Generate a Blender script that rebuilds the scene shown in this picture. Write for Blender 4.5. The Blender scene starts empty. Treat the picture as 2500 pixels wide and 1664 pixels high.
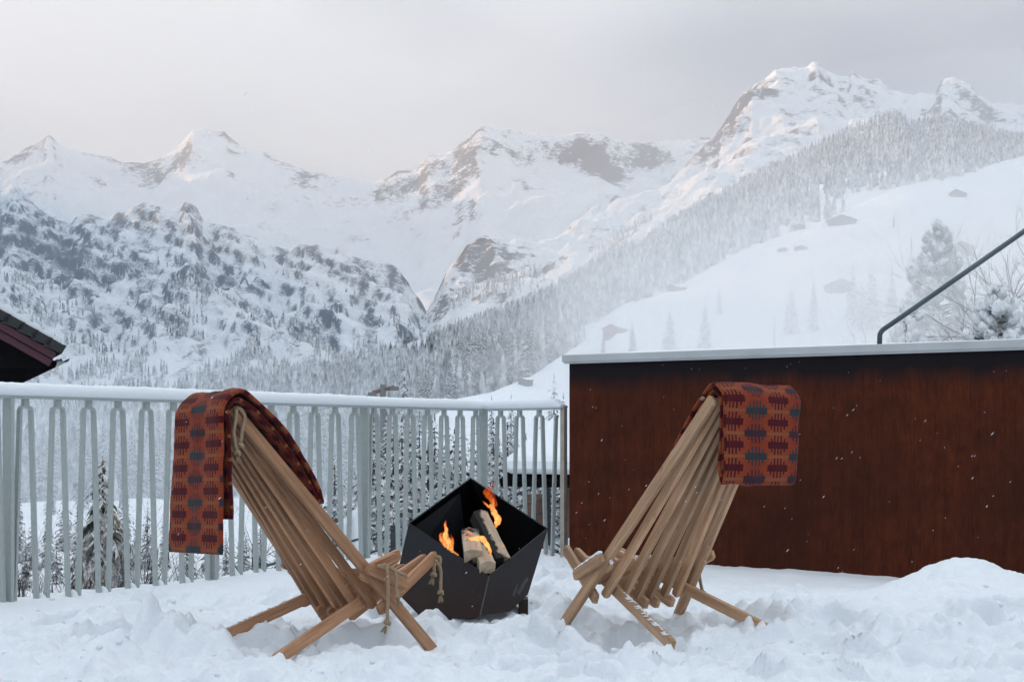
import bpy, bmesh, math, random
import numpy as np
from mathutils import Vector, Matrix, Quaternion

# ------------------------------------------------------------------ camera, sky, sun, exposure
sc = bpy.context.scene
C = sc.collection
FP, EYE = 3300.0, 0.80                      # focal length in photo pixels (2500 wide), eye height
SUN_AZ, SUN_EL = math.radians(46), math.radians(16)   # azimuth to the left of the view axis
cam_d = bpy.data.cameras.new('camera')
cam = bpy.data.objects.new('camera', cam_d)
C.objects.link(cam)
cam.location = (0, 0, EYE)
cam.rotation_euler = (math.radians(90), 0, 0)
cam_d.sensor_width = 36
cam_d.lens = FP * 36 / 2500
cam_d.shift_y = 234 / 2500
cam_d.clip_start = 0.1
cam_d.clip_end = 40000
sc.camera = cam

world = bpy.data.worlds.new('World')
sc.world = world
world.use_nodes = True
wt = world.node_tree
wt.nodes.clear()
w_out = wt.nodes.new('ShaderNodeOutputWorld')
w_bg = wt.nodes.new('ShaderNodeBackground')
w_sky = wt.nodes.new('ShaderNodeTexSky')
w_sky.sky_type = 'NISHITA'
w_sky.sun_disc = False
w_sky.sun_elevation = SUN_EL
w_sky.sun_rotation = -SUN_AZ
w_sky.altitude = 1300
w_sky.dust_density = 2.5
w_tc = wt.nodes.new('ShaderNodeTexCoord')
w_map = wt.nodes.new('ShaderNodeMapping')
w_map.inputs['Scale'].default_value = (1.0, 1.0, 2.2)
w_map.inputs['Location'].default_value = (2.736, -1.754, 1.971)
w_n = wt.nodes.new('ShaderNodeTexNoise')
w_n.inputs['Scale'].default_value = 2.2
w_n.inputs['Detail'].default_value = 4
w_n.inputs['Roughness'].default_value = 0.42
w_r = wt.nodes.new('ShaderNodeValToRGB')
w_r.color_ramp.elements[0].position = 0.26
w_r.color_ramp.elements[0].color = (2.7, 3.3, 4.1, 1)
w_r.color_ramp.elements[1].position = 0.56
w_r.color_ramp.elements[1].color = (9.3, 9.6, 9.8, 1)
w_mix = wt.nodes.new('ShaderNodeMix')
w_mix.data_type = 'RGBA'
w_mix.inputs[0].default_value = 0.74        # thin winter cloud over the whole dome
wt.links.new(w_tc.outputs['Generated'], w_map.inputs[0])
wt.links.new(w_map.outputs[0], w_n.inputs['Vector'])
wt.links.new(w_n.outputs[0], w_r.inputs[0])
wt.links.new(w_sky.outputs[0], w_mix.inputs[6])
wt.links.new(w_r.outputs[0], w_mix.inputs[7])
w_sep = wt.nodes.new('ShaderNodeSeparateXYZ')
wt.links.new(w_tc.outputs['Generated'], w_sep.inputs[0])
w_el = wt.nodes.new('ShaderNodeMapRange')           # an overcast dome: the zenith is brighter than the horizon
w_el.inputs[1].default_value = 0.15
w_el.inputs[2].default_value = 1.0
w_el.inputs[3].default_value = 1.0
w_el.inputs[4].default_value = 2.55
wt.links.new(w_sep.outputs[2], w_el.inputs[0])
w_sc = wt.nodes.new('ShaderNodeVectorMath')
w_sc.operation = 'SCALE'
wt.links.new(w_mix.outputs[2], w_sc.inputs[0])
wt.links.new(w_el.outputs[0], w_sc.inputs['Scale'])
wt.links.new(w_sc.outputs[0], w_bg.inputs[0])
w_bg.inputs[1].default_value = 0.05
wt.links.new(w_bg.outputs[0], w_out.inputs[0])

sun_dir = Vector((-math.sin(SUN_AZ) * math.cos(SUN_EL), math.cos(SUN_AZ) * math.cos(SUN_EL), math.sin(SUN_EL)))
sun_d = bpy.data.lights.new('sun', 'SUN')
sun_d.energy = 5.0
sun_d.angle = math.radians(0.5)
sun_d.color = (1.0, 0.58, 0.31)
sun = bpy.data.objects.new('sun', sun_d)
C.objects.link(sun)
sun.rotation_euler = sun_dir.to_track_quat('Z', 'Y').to_euler()
sun.location = (-30, 20, 40)

sc.view_settings.view_transform = 'Standard'
sc.view_settings.look = 'None'
sc.view_settings.exposure = 0.97
sc.view_settings.gamma = 1.0
sc.view_settings.use_curve_mapping = False
sc.render.engine = 'CYCLES'
sc.cycles.use_denoising = True
sc.cycles.use_adaptive_sampling = True
sc.cycles.adaptive_threshold = 0.02
sc.cycles.max_bounces = 4
sc.cycles.diffuse_bounces = 3
sc.cycles.glossy_bounces = 2
sc.cycles.transmission_bounces = 2
sc.cycles.transparent_max_bounces = 6
sc.cycles.volume_bounces = 2
sc.cycles.caustics_reflective = False
sc.cycles.caustics_refractive = False

HAZE_DENSITY = 1.85e-4

# ------------------------------------------------------------------ helpers
random.seed(7)
RNG = np.random.default_rng(11)
DS = 2500 / 2356.0


def at(px, py, Y):
    """photo pixel (2500 wide) at depth Y -> point in the place"""
    return Vector(((px - 1250) / FP * Y, Y, EYE - (py - 1066) / FP * Y))


def atd(x, y, Y):
    return at(x * DS, y * DS, Y)


def link(o, parent=None):
    C.objects.link(o)
    if parent is not None:
        o.parent = parent
    return o


def mesh_np(name, v, f, mat=None, smooth=True):
    """v (n,3) array, f (m,3|4) array -> mesh"""
    v = np.asarray(v, dtype=np.float32)
    f = np.asarray(f, dtype=np.int32)
    k = f.shape[1]
    me = bpy.data.meshes.new(name)
    me.vertices.add(len(v))
    me.vertices.foreach_set('co', v.ravel())
    me.loops.add(f.size)
    me.loops.foreach_set('vertex_index', f.ravel())
    me.polygons.add(len(f))
    me.polygons.foreach_set('loop_start', np.arange(0, f.size, k, dtype=np.int32))
    me.polygons.foreach_set('use_smooth', np.full(len(f), smooth, dtype=bool))
    me.update(calc_edges=True)
    if mat:
        me.materials.append(mat)
    return me


def mesh_pd(name, v, f, mat=None, smooth=False):
    me = bpy.data.meshes.new(name)
    me.from_pydata([tuple(p) for p in v], [], f)
    me.polygons.foreach_set('use_smooth', np.full(len(me.polygons), smooth, dtype=bool))
    me.update()
    if mat:
        me.materials.append(mat)
    return me


def obj(name, me, parent=None, label=None, cat=None, group=None, kind=None):
    o = bpy.data.objects.new(name, me)
    link(o, parent)
    tag(o, label, cat, group, kind)
    return o


def tag(o, label=None, cat=None, group=None, kind=None):
    if label:
        o['label'] = label
    if cat:
        o['category'] = cat
    if group:
        o['group'] = group
    if kind:
        o['kind'] = kind
    return o


def empty(name, loc=(0, 0, 0), label=None, cat=None, group=None):
    o = bpy.data.objects.new(name, None)
    C.objects.link(o)
    o.location = loc
    o.empty_display_size = 0.2
    return tag(o, label, cat, group)


class MB:
    """small mesh collector"""
    def __init__(s):
        s.v, s.f = [], []

    def add(s, v, f):
        n = len(s.v)
        s.v += [tuple(p) for p in v]
        s.f += [tuple(i + n for i in q) for q in f]
        return s

    def box(s, lo, hi, M=None, ch=0.0):
        x0, y0, z0 = lo
        x1, y1, z1 = hi
        v = [Vector(p) for p in ((x0, y0, z0), (x1, y0, z0), (x1, y1, z0), (x0, y1, z0),
                                 (x0, y0, z1), (x1, y0, z1), (x1, y1, z1), (x0, y1, z1))]
        if M is not None:
            v = [M @ p for p in v]
        return s.add(v, [(3, 2, 1, 0), (4, 5, 6, 7), (0, 1, 5, 4), (1, 2, 6, 5), (2, 3, 7, 6), (3, 0, 4, 7)])

    def tube(s, pts, radii, n=6, cap=True):
        pts = [Vector(p) for p in pts]
        if not hasattr(radii, '__len__'):
            radii = [radii] * len(pts)
        rings = []
        up = None
        for i, p in enumerate(pts):
            d = (pts[min(i + 1, len(pts) - 1)] - pts[max(i - 1, 0)])
            if d.length < 1e-9:
                d = Vector((0, 0, 1))
            d.normalize()
            if up is None:
                up = d.orthogonal().normalized()
            up = (up - d * up.dot(d))
            if up.length < 1e-6:
                up = d.orthogonal()
            up.normalize()
            sd = d.cross(up)
            rings.append([p + (up * math.cos(2 * math.pi * k / n) + sd * math.sin(2 * math.pi * k / n)) * radii[i] for k in range(n)])
        v = [q for r in rings for q in r]
        f = []
        for i in range(len(pts) - 1):
            for k in range(n):
                a, b = i * n + k, i * n + (k + 1) % n
                f.append((a, b, b + n, a + n))
        if cap:
            f.append(tuple(range(n - 1, -1, -1)))
            m = (len(pts) - 1) * n
            f.append(tuple(m + k for k in range(n)))
        return s.add(v, f)

    def build(s, name, mat, parent=None, smooth=False, **kw):
        return obj(name, mesh_pd(name, s.v, s.f, mat, smooth), parent, **kw)


def vdata(me, name, vals):
    """store one number per vertex in the u channel of a uv map"""
    vi = np.zeros(len(me.loops), dtype=np.int32)
    me.loops.foreach_get('vertex_index', vi)
    vals = np.asarray(vals, dtype=np.float32).ravel()[vi]
    u = me.uv_layers.new(name=name)
    u.data.foreach_set('uv', np.stack([vals, np.zeros_like(vals)], -1).ravel())


def vread(nt, name):
    n = nt.nodes.new('ShaderNodeUVMap')
    n.uv_map = name
    s = nt.nodes.new('ShaderNodeSeparateXYZ')
    nt.links.new(n.outputs[0], s.inputs[0])
    return s.outputs[0]


# ---- numpy noise
def _h(ix, iy, seed):
    with np.errstate(over='ignore'):
        h = (ix.astype(np.uint32) * np.uint32(374761393) + iy.astype(np.uint32) * np.uint32(668265263) + np.uint32((seed * 2246822519) & 0xffffffff))
        h = (h ^ (h >> np.uint32(13))) * np.uint32(1274126177)
        h = h ^ (h >> np.uint32(16))
    return h


def gn(x, y, seed=0):
    """gradient noise, about -1..1"""
    x = np.asarray(x, dtype=np.float64)
    y = np.asarray(y, dtype=np.float64)
    xi = np.floor(x)
    yi = np.floor(y)
    fx, fy = x - xi, y - yi
    xi = xi.astype(np.int64)
    yi = yi.astype(np.int64)
    u = fx ** 3 * (fx * (fx * 6 - 15) + 10)
    w = fy ** 3 * (fy * (fy * 6 - 15) + 10)

    def g(a, b, dx, dy):
        t = _h(a, b, seed).astype(np.float64) * (2 * math.pi / 4294967296.0)
        return np.cos(t) * dx + np.sin(t) * dy
    n00 = g(xi, yi, fx, fy)
    n10 = g(xi + 1, yi, fx - 1, fy)
    n01 = g(xi, yi + 1, fx, fy - 1)
    n11 = g(xi + 1, yi + 1, fx - 1, fy - 1)
    return ((n00 * (1 - u) + n10 * u) * (1 - w) + (n01 * (1 - u) + n11 * u) * w) * 1.5


def fbm(x, y, octv=5, seed=0, lac=2.03, gain=0.5):
    a, s = 1.0, 0.0
    for i in range(octv):
        s = s + a * gn(x, y, seed + i * 17)
        x, y, a = x * lac + 3.7, y * lac - 1.9, a * gain
    return s


def ridged(x, y, octv=5, seed=0, lac=2.07, gain=0.5):
    a, s = 1.0, 0.0
    for i in range(octv):
        s = s + a * (1 - np.abs(gn(x, y, seed + i * 31)) * 1.6)
        x, y, a = x * lac + 1.3, y * lac + 5.1, a * gain
    return s


def sst(x, a, b):
    t = np.clip((x - a) / (b - a), 0, 1)
    return t * t * (3 - 2 * t)


# ---- materials
def mat_new(name):
    m = bpy.data.materials.new(name)
    m.use_nodes = True
    nt = m.node_tree
    b = nt.nodes['Principled BSDF']
    return m, nt, b


def N(nt, typ, **kw):
    n = nt.nodes.new(typ)
    for k, v in kw.items():
        if k.startswith('_'):
            setattr(n, k[1:], v)
        elif k[0] == 'i' and k[1:].isdigit():
            n.inputs[int(k[1:])].default_value = v
        else:
            n.inputs[k].default_value = v
    return n


def noise(nt, vec, scale, detail=4, rough=0.55, dist=0.0):
    n = N(nt, 'ShaderNodeTexNoise', Scale=scale, Detail=detail, Roughness=rough, Distortion=dist)
    if vec is not None:
        nt.links.new(vec, n.inputs['Vector'])
    return n.outputs[0]


def mathn(nt, op, a, b=None, clamp=False):
    n = nt.nodes.new('ShaderNodeMath')
    n.operation = op
    n.use_clamp = clamp
    for i, q in enumerate((a, b)):
        if q is None:
            continue
        if isinstance(q, (int, float)):
            n.inputs[i].default_value = q
        else:
            nt.links.new(q, n.inputs[i])
    return n.outputs[0]


def mixc(nt, fac, a, b):
    n = nt.nodes.new('ShaderNodeMix')
    n.data_type = 'RGBA'
    for i, q in ((0, fac), (6, a), (7, b)):
        if isinstance(q, (int, float)):
            n.inputs[i].default_value = q
        elif isinstance(q, tuple):
            n.inputs[i].default_value = (*q, 1) if len(q) == 3 else q
        else:
            nt.links.new(q, n.inputs[i])
    return n.outputs[2]


def ramp(nt, fac, p0, p1, c0=(0, 0, 0), c1=(1, 1, 1)):
    n = nt.nodes.new('ShaderNodeValToRGB')
    n.color_ramp.elements[0].position = p0
    n.color_ramp.elements[1].position = p1
    n.color_ramp.elements[0].color = (*c0, 1)
    n.color_ramp.elements[1].color = (*c1, 1)
    nt.links.new(fac, n.inputs[0])
    return n.outputs[0]


def mapping(nt, src, scale=(1, 1, 1), loc=(0, 0, 0), rot=(0, 0, 0)):
    n = nt.nodes.new('ShaderNodeMapping')
    n.inputs['Scale'].default_value = scale
    n.inputs['Location'].default_value = loc
    n.inputs['Rotation'].default_value = rot
    nt.links.new(src, n.inputs[0])
    return n.outputs[0]


def bump(nt, h, strength, dist, b):
    n = nt.nodes.new('ShaderNodeBump')
    n.inputs['Strength'].default_value = strength
    n.inputs['Distance'].default_value = dist
    nt.links.new(h, n.inputs['Height'])
    nt.links.new(n.outputs[0], b.inputs['Normal'])
    return n


def tco(nt, out='Object'):
    return nt.nodes.new('ShaderNodeTexCoord').outputs[out]


def simple(name, col, rough=0.6, metal=0.0, var=0.12, scale=8.0, bmp=0.0, bdist=0.002, spec=None):
    m, nt, b = mat_new(name)
    co = tco(nt)
    n = noise(nt, co, scale, 5)
    dark = tuple(c * (1 - var) for c in col)
    lite = tuple(min(1, c * (1 + var)) for c in col)
    nt.links.new(mixc(nt, ramp(nt, n, .3, .7), dark, lite), b.inputs['Base Color'])
    b.inputs['Roughness'].default_value = rough
    b.inputs['Metallic'].default_value = metal
    if spec is not None:
        b.inputs['Specular IOR Level'].default_value = spec
    if bmp:
        bump(nt, noise(nt, co, scale * 6, 4), bmp, bdist, b)
    return m


SNOW = (0.815, 0.868, 0.915)


def snow_mat(name, scale=40, strength=0.25, dist=0.01, fine=True):
    m, nt, b = mat_new(name)
    co = tco(nt)
    b.inputs['Base Color'].default_value = (*SNOW, 1)
    b.inputs['Roughness'].default_value = 0.75
    b.inputs['Specular IOR Level'].default_value = 0.25
    h = noise(nt, co, scale, 6, 0.65)
    bump(nt, h, strength, dist, b)
    return m


M_SNOW = snow_mat('snow_fresh', 46, 0.75, 0.012)
M_SNOWCAP = snow_mat('snow_cap', 60, 0.7, 0.006)
M_SNOWFAR = snow_mat('snow_slope', 0.05, 0.3, 3.0)


def rock_mat(name, rockcol, nscale, soft=0.12, bmp=0.6, bdist=8.0):
    """snow and bare rock, split by the rock share stored on the mesh"""
    m, nt, b = mat_new(name)
    co = tco(nt)
    rk = vread(nt, 'rock')
    n1 = noise(nt, co, nscale, 7, 0.68)
    n2 = noise(nt, mapping(nt, co, (1, 1, 3.5), rot=(0, 0.35, 0)), nscale * 2.2, 6, 0.7)
    k = mathn(nt, 'ADD', mathn(nt, 'MULTIPLY', mathn(nt, 'SUBTRACT', n1, 0.5), 1.3), mathn(nt, 'MULTIPLY', mathn(nt, 'SUBTRACT', n2, 0.5), 1.5))
    r = mathn(nt, 'ADD', rk, k)
    r = ramp(nt, r, 0.5 - soft, 0.5 + soft)
    rc = mixc(nt, n1, tuple(c * .6 for c in rockcol), tuple(c * 1.5 for c in rockcol))
    nt.links.new(mixc(nt, r, SNOW, rc), b.inputs['Base Color'])
    b.inputs['Roughness'].default_value = 0.9
    b.inputs['Specular IOR Level'].default_value = 0.1
    bump(nt, n2, bmp, bdist, b)
    return m


M_ROCKFAR = rock_mat('snowy_rock_far', (0.07, 0.07, 0.075), 0.022, 0.12, 0.5, 20)
M_ROCKMID = rock_mat('snowy_rock_mid', (0.075, 0.09, 0.115), 0.085, 0.20, 0.7, 5)


def tree_mat(name, frost, nscale, dark=(0.035, 0.045, 0.042), pos='Position', snow=(0.80, 0.83, 0.86)):
    m, nt, b = mat_new(name)
    g = nt.nodes.new('ShaderNodeNewGeometry')
    sep = nt.nodes.new('ShaderNodeSeparateXYZ')
    nt.links.new(g.outputs['True Normal'], sep.inputs[0])
    nz = sep.outputs[2]
    n = noise(nt, g.outputs['Position'], nscale, 3, 0.6)
    nb_ = noise(nt, g.outputs['Position'], nscale * .12, 3, 0.6)
    k = mathn(nt, 'ADD', mathn(nt, 'MULTIPLY', nz, 0.55), mathn(nt, 'MULTIPLY', mathn(nt, 'SUBTRACT', n, 0.5), 1.9))
    k = mathn(nt, 'ADD', k, mathn(nt, 'MULTIPLY', mathn(nt, 'SUBTRACT', nb_, 0.5), 1.3))
    k = mathn(nt, 'ADD', k, frost)
    r = ramp(nt, k, 0.05, 0.75)
    nt.links.new(mixc(nt, r, dark, snow), b.inputs['Base Color'])
    b.inputs['Roughness'].default_value = 0.85
    b.inputs['Specular IOR Level'].default_value = 0.1
    return m


M_TREEFAR = tree_mat('frosted_forest', 0.34, 0.22)
M_TREE = tree_mat('frosted_conifer', 0.20, 1.6)
M_BARK = simple('bark', (0.07, 0.055, 0.045), 0.9, var=.4, scale=10)
M_TWIG = tree_mat('frosted_twig', -0.05, 5.0, dark=(0.035, 0.03, 0.032))
M_TWIGPALE = tree_mat('hoar_twig', 0.22, 1.2, dark=(0.12, 0.11, 0.12))

# ------------------------------------------------------------------ terrain
PATCH = {}


def patch(name, crest, foot, nu, nv, u0, u1, prof=None, yexp=1.0, disp=None, rockf=None, mat=None, back=0.35, label=None):
    """a slope between a foot line and a crest line; points are (x, y, depth) with x, y in the 2356-wide view"""
    cr = np.array(crest, float)
    fo = np.array(foot, float)
    u = np.linspace(u0, u1, nu)
    cpy = np.interp(u, cr[:, 0], cr[:, 1]) * DS
    cY = np.interp(u, cr[:, 0], cr[:, 2])
    fpy = np.interp(u, fo[:, 0], fo[:, 1]) * DS
    fY = np.interp(u, fo[:, 0], fo[:, 2])
    cZ = EYE - (cpy - 1066) / FP * cY
    fZ = EYE - (fpy - 1066) / FP * fY
    nb = max(3, nv // 10)
    v = np.concatenate([np.linspace(0, 1, nv), 1 + np.linspace(0, 1, nb + 1)[1:]])
    V = v[:, None]
    vf = np.minimum(V, 1)
    Y = fY + (cY - fY) * vf ** yexp
    p = vf ** yexp if prof is None else prof(vf ** yexp, u[None, :])
    Z = fZ + (cZ - fZ) * p
    b = np.maximum(V - 1, 0)
    Y = Y + b * (cY - fY) * back
    Z = Z - b * (cZ - fZ) * 0.6
    X = (u[None, :] * DS - 1250) / FP * Y
    if disp is not None:
        Z = Z + disp(X, Y, vf + 0 * X, u[None, :] + 0 * X, Z)
    P = np.stack([X, Y, Z], -1)
    du = np.gradient(P, axis=1)
    dv = np.gradient(P, axis=0)
    nrm = np.cross(du, dv)
    nrm /= np.linalg.norm(nrm, axis=-1, keepdims=True) + 1e-9
    nr, nc = X.shape
    idx = np.arange(nr * nc).reshape(nr, nc)
    q = np.stack([idx[:-1, :-1], idx[:-1, 1:], idx[1:, 1:], idx[1:, :-1]], -1).reshape(-1, 4)
    me = mesh_np(name, P.reshape(-1, 3), q, mat)
    if rockf is not None:
        r = rockf(X, Y, Z, nrm[..., 2], vf + 0 * X, u[None, :] + 0 * X)
        vdata(me, 'rock', np.clip(r, -1, 2))
    o = obj(name, me, kind='structure')
    PATCH[name] = dict(u=u, v=v[:nv], P=P[:nv], n=nrm[:nv])
    return o


def on_patch(name, x, v):
    """point on a patch at view column x (2356) and slope share v"""
    p = PATCH[name]
    fi = np.interp(x, p['u'], np.arange(len(p['u'])))
    fj = np.interp(v, p['v'], np.arange(len(p['v'])))
    i, j = int(min(fi, len(p['u']) - 2)), int(min(fj, len(p['v']) - 2))
    a, b = fi - i, fj - j
    P = p['P']
    q = (P[j, i] * (1 - a) + P[j, i + 1] * a) * (1 - b) + (P[j + 1, i] * (1 - a) + P[j + 1, i + 1] * a) * b
    return Vector(q)


def at_row(name, x, row):
    """point on a patch at view column x that shows at view row (2356 wide)"""
    p = PATCH[name]
    fi = np.interp(x, p['u'], np.arange(len(p['u'])))
    i = int(min(fi, len(p['u']) - 2))
    a = fi - i
    cy = p['P'][:, i, 1] * (1 - a) + p['P'][:, i + 1, 1] * a
    cz = p['P'][:, i, 2] * (1 - a) + p['P'][:, i + 1, 2] * a
    r = (1066 - (cz - EYE) / cy * FP) / DS
    k = int(np.argmin(np.abs(r - row)))
    return Vector(((x * DS - 1250) / FP * cy[k], float(cy[k]), float(cz[k])))


def on_ground(name, x, Y):
    """point on a patch at view column x and depth Y"""
    p = PATCH[name]
    fi = np.interp(x, p['u'], np.arange(len(p['u'])))
    i = int(min(fi, len(p['u']) - 2))
    a = fi - i
    cy = p['P'][:, i, 1] * (1 - a) + p['P'][:, i + 1, 1] * a
    cz = p['P'][:, i, 2] * (1 - a) + p['P'][:, i + 1, 2] * a
    z = float(np.interp(Y, cy, cz))
    return Vector(((x * DS - 1250) / FP * Y, Y, z))


# far range behind everything
crA = [(-900, 430), (-300, 400), (-60, 392), (0, 372), (60, 342), (100, 326), (108, 314), (118, 313), (128, 328), (150, 346), (200, 353), (270, 368), (330, 373),
       (360, 365), (400, 346), (428, 318), (443, 299), (515, 303), (530, 320), (560, 338), (600, 350), (650, 375), (700, 386), (760, 400), (800, 403), (860, 416),
       (905, 402), (960, 385), (985, 360), (1040, 352), (1075, 325), (1095, 300), (1108, 290), (1125, 292), (1170, 298), (1230, 305), (1290, 311), (1330, 302), (1375, 305),
       (1400, 318), (1440, 330), (1500, 330), (1560, 326), (1640, 320), (1750, 330), (1900, 330), (2356, 360), (3200, 390)]
crA = [(x, y, 5500 + 200 * math.sin(x * .004)) for x, y in crA]
foA = [(-900, 660, 3400), (0, 600, 3400), (450, 640, 3300), (880, 830, 2650), (1060, 830, 2650), (1300, 700, 3200), (1700, 620, 3700), (3200, 640, 4000)]


def profA(v, u):
    # open bowl below, steeper headwall, a cliff right under the crest
    k = 0.5 + 0.5 * gn(u * 0.006 + 5, u * 0 + 1.5, 3)
    s = 0.52 * v + 0.48 * v ** 2.6
    cl = 0.035 * k * sst(v, 0.945 - 0.05 * k, 0.985)
    return s * (1 - 0.035 * k) + cl


def dispA(X, Y, v, u, Z):
    w = np.minimum(v * 3, 1) * (1 - 0.8 * sst(v, .93, 1.0))
    return w * (70 * fbm(X / 900, Y / 900, 3, 5) + 46 * (ridged(X / 420, Y / 700, 5, 9) - 1.0)) + 7 * fbm(X / 60, Y / 60, 3, 2) * sst(v, .3, 1)


def rockA(X, Y, Z, nz, v, u):
    s = sst(1 - nz, 0.20, 0.62)
    band = sst(v, .70, .97) * (0.30 + .45 * gn(u * .008, v * 6, 21))
    return 0.09 + s * 0.55 + band * 0.80 + 0.34 * gn(X / 230, Y / 140, 8) - .22 * (1 - sst(v, .25, .7))


patch('mountain_range', crA, foA, 760, 170, -900, 3200, profA, 1.0, dispA, rockA, M_ROCKFAR, 0.4)

# right massif with the ridge that runs down to the left
crD = [(930, 800, 2500), (1000, 690, 2700), (1030, 620, 2800), (1060, 590, 2900), (1100, 575, 2950), (1140, 562, 3000), (1175, 560, 3050), (1230, 562, 3100), (1280, 552, 3200),
       (1340, 522, 3300), (1400, 502, 3400), (1450, 472, 3500), (1500, 442, 3600), (1560, 402, 3700), (1600, 366, 3800), (1640, 326, 3900), (1680, 282, 4000), (1700, 246, 4050), (1730, 204, 4100),
       (1760, 187, 4150), (1800, 171, 4200), (1830, 166, 4200), (1858, 166, 4200), (1880, 150, 4200), (1905, 164, 4200), (1950, 177, 4250), (1960, 164, 4250), (1990, 183, 4250), (2040, 205, 4300),
       (2100, 219, 4300), (2150, 213, 4250), (2168, 183, 4200), (2195, 184, 4200), (2235, 202, 4200), (2280, 232, 4250), (2356, 246, 4300), (2700, 290, 4400), (3300, 330, 4500)]
foD = [(930, 830, 1900), (1000, 815, 1900), (1100, 790, 1950), (1300, 700, 2000), (1500, 580, 2200), (1640, 500, 2400), (1760, 440, 2600), (1900, 380, 2800), (2060, 330, 3000), (2356, 400, 3000), (3300, 430, 3000)]


def dispD(X, Y, v, u, Z):
    w = np.minimum(v * 3, 1) * (1 - 0.75 * sst(v, .9, 1.0))
    return w * (34 * fbm(X / 420, Y / 420, 4, 25) + 42 * (ridged((X + .35 * Y) / 300, (Y - .2 * X) / 520, 5, 29) - 1.0)) + 5 * fbm(X / 40, Y / 40, 3, 22)


def rockD(X, Y, Z, nz, v, u):
    s = sst(1 - nz, 0.22, 0.6)
    nose = np.exp(-((u - 1110) / 90) ** 2 - ((v - .62) / .3) ** 2) * 0.62
    spine = np.exp(-((v - .9) / .12) ** 2) * sst(u, 1250, 1500) * (1 - sst(u, 1720, 1800)) * 0.35
    return 0.10 + s * 0.55 + nose + spine + 0.34 * gn(X / 150, Y / 90, 28) + .10 * sst(u, 1650, 1750) + .16 * gn(X / 60, Z / 60, 27)


patch('mountain_right', crD, foD, 560, 150, 930, 3300, lambda v, u: .8 * v + .2 * v ** 2, 1.0, dispD, rockD, M_ROCKFAR, 0.4)

# rocky mountain on the left, nearer
crB = [(-1500, 430), (-900, 420), (-400, 440), (-120, 452), (-60, 440), (0, 452), (22, 436), (40, 440), (62, 462), (90, 488), (130, 506), (158, 522), (176, 502), (200, 491), (235, 506), (262, 500), (285, 489), (330, 475), (380, 486),
       (412, 492), (424, 472), (436, 469), (450, 480), (468, 508), (520, 516), (560, 536), (620, 563), (660, 573), (700, 563), (726, 557), (760, 575), (800, 586), (840, 599), (880, 609), (912, 617),
       (940, 650), (975, 700), (1010, 760), (1060, 830), (1120, 900)]
crB = [(x, y, 3000 - 0.3 * max(0, x - 500)) for x, y in crB]
foB = [(-1500, 1030, 1150), (0, 1030, 1150), (500, 1030, 1150), (1120, 1010, 1250)]


def profB(v, u):
    return 0.30 * v + 0.70 * (v ** 1.5)


def dispB(X, Y, v, u, Z):
    w = sst(v, .05, .45) * (1 - 0.7 * sst(v, .9, 1.0))
    g = ridged((X + .25 * Y) / 150, (Y - .2 * X) / 420, 6, 41) - 1.0
    z = w * (30 * g + 26 * fbm(X / 320, Y / 320, 4, 45))
    # tilted ledges
    t = (Z + z + 0.45 * X + 12 * fbm(X / 120, Y / 120, 3, 47)) / 34.0
    led = (np.floor(t) + sst(t - np.floor(t), .25, .75)) - t
    return z + w * led * 17 + 2.6 * fbm(X / 18, Y / 18, 3, 42) * sst(v, .15, .4)


def rockB(X, Y, Z, nz, v, u):
    s = sst(1 - nz, 0.26, 0.64)
    face = np.exp(-((u - 130) / 120) ** 2 - ((v - .74) / .16) ** 2) * 0.32
    top = np.exp(-((v - .96) / .06) ** 2) * (.10 + .25 * gn(u * .02, v * 3, 51))
    return 0.30 + s * 0.45 + face + top + 0.16 * gn(X / 110, Y / 60, 48) + .42 * gn((X * .8 + Z * .6) / 24, (Z * .8 - X * .6) / 120, 49) + .30 * gn(X / 17, Z / 120, 50) - .18 * (1 - sst(v, .2, .5))


patch('mountain_left', crB, foB, 760, 260, -1500, 1120, profB, 0.9, dispB, rockB, M_ROCKMID, 0.4)

# forested slope on the right, and the open snow slope in front of it
crE = [(-700, 975, 900), (0, 965, 900), (560, 925, 900), (700, 905, 930), (830, 876, 960), (900, 860, 1000), (1000, 826, 1080), (1130, 768, 1200), (1280, 686, 1450), (1400, 618, 1600), (1480, 580, 1700), (1560, 520, 1800), (1640, 476, 1900),
       (1760, 408, 2050), (1900, 338, 2250), (2040, 274, 2450), (2070, 275, 2450), (2100, 300, 2450), (2160, 285, 2500), (2300, 318, 2500), (2420, 340, 2550), (3300, 370, 2600)]
foE = [(-700, 1190, 420), (560, 1190, 420), (800, 1190, 420), (900, 1150, 430), (1050, 950, 450), (1220, 884, 480), (1340, 802, 540), (1420, 727, 600), (1560, 667, 720), (1690, 592, 850), (1730, 575, 900), (1900, 512, 1000), (2080, 432, 1200), (2200, 414, 1260), (2300, 380, 1390), (2420, 353, 1540), (3300, 353, 1640)]


def dispE(X, Y, v, u, Z):
    return (8 * fbm(X / 200, Y / 200, 3, 61)) * np.minimum(v * 5, 1) * (1 - sst(v, .85, 1))


patch('forest_slope', crE, foE, 380, 90, -700, 3300, None, 1.0, dispE, None, M_SNOWFAR, 0.3)

crF = [(780, 1200, 60), (860, 1130, 110), (940, 1040, 220), (1000, 955, 320), (1050, 917, 380), (1130, 902, 420), (1220, 866, 470), (1280, 826, 500), (1340, 788, 540), (1420, 718, 600), (1560, 658, 720), (1690, 584, 850), (1730, 567, 900), (1900, 505, 1000), (2080, 425, 1200), (2200, 406, 1280), (2300, 372, 1400), (2420, 345, 1550), (3300, 345, 1650)]
foF = [(780, 1250, 180), (1310, 1180, 180), (1420, 1300, 40), (2000, 1250, 16), (3300, 1250, 16)]


def profF(v, u):
    return v ** 1.62


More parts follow.
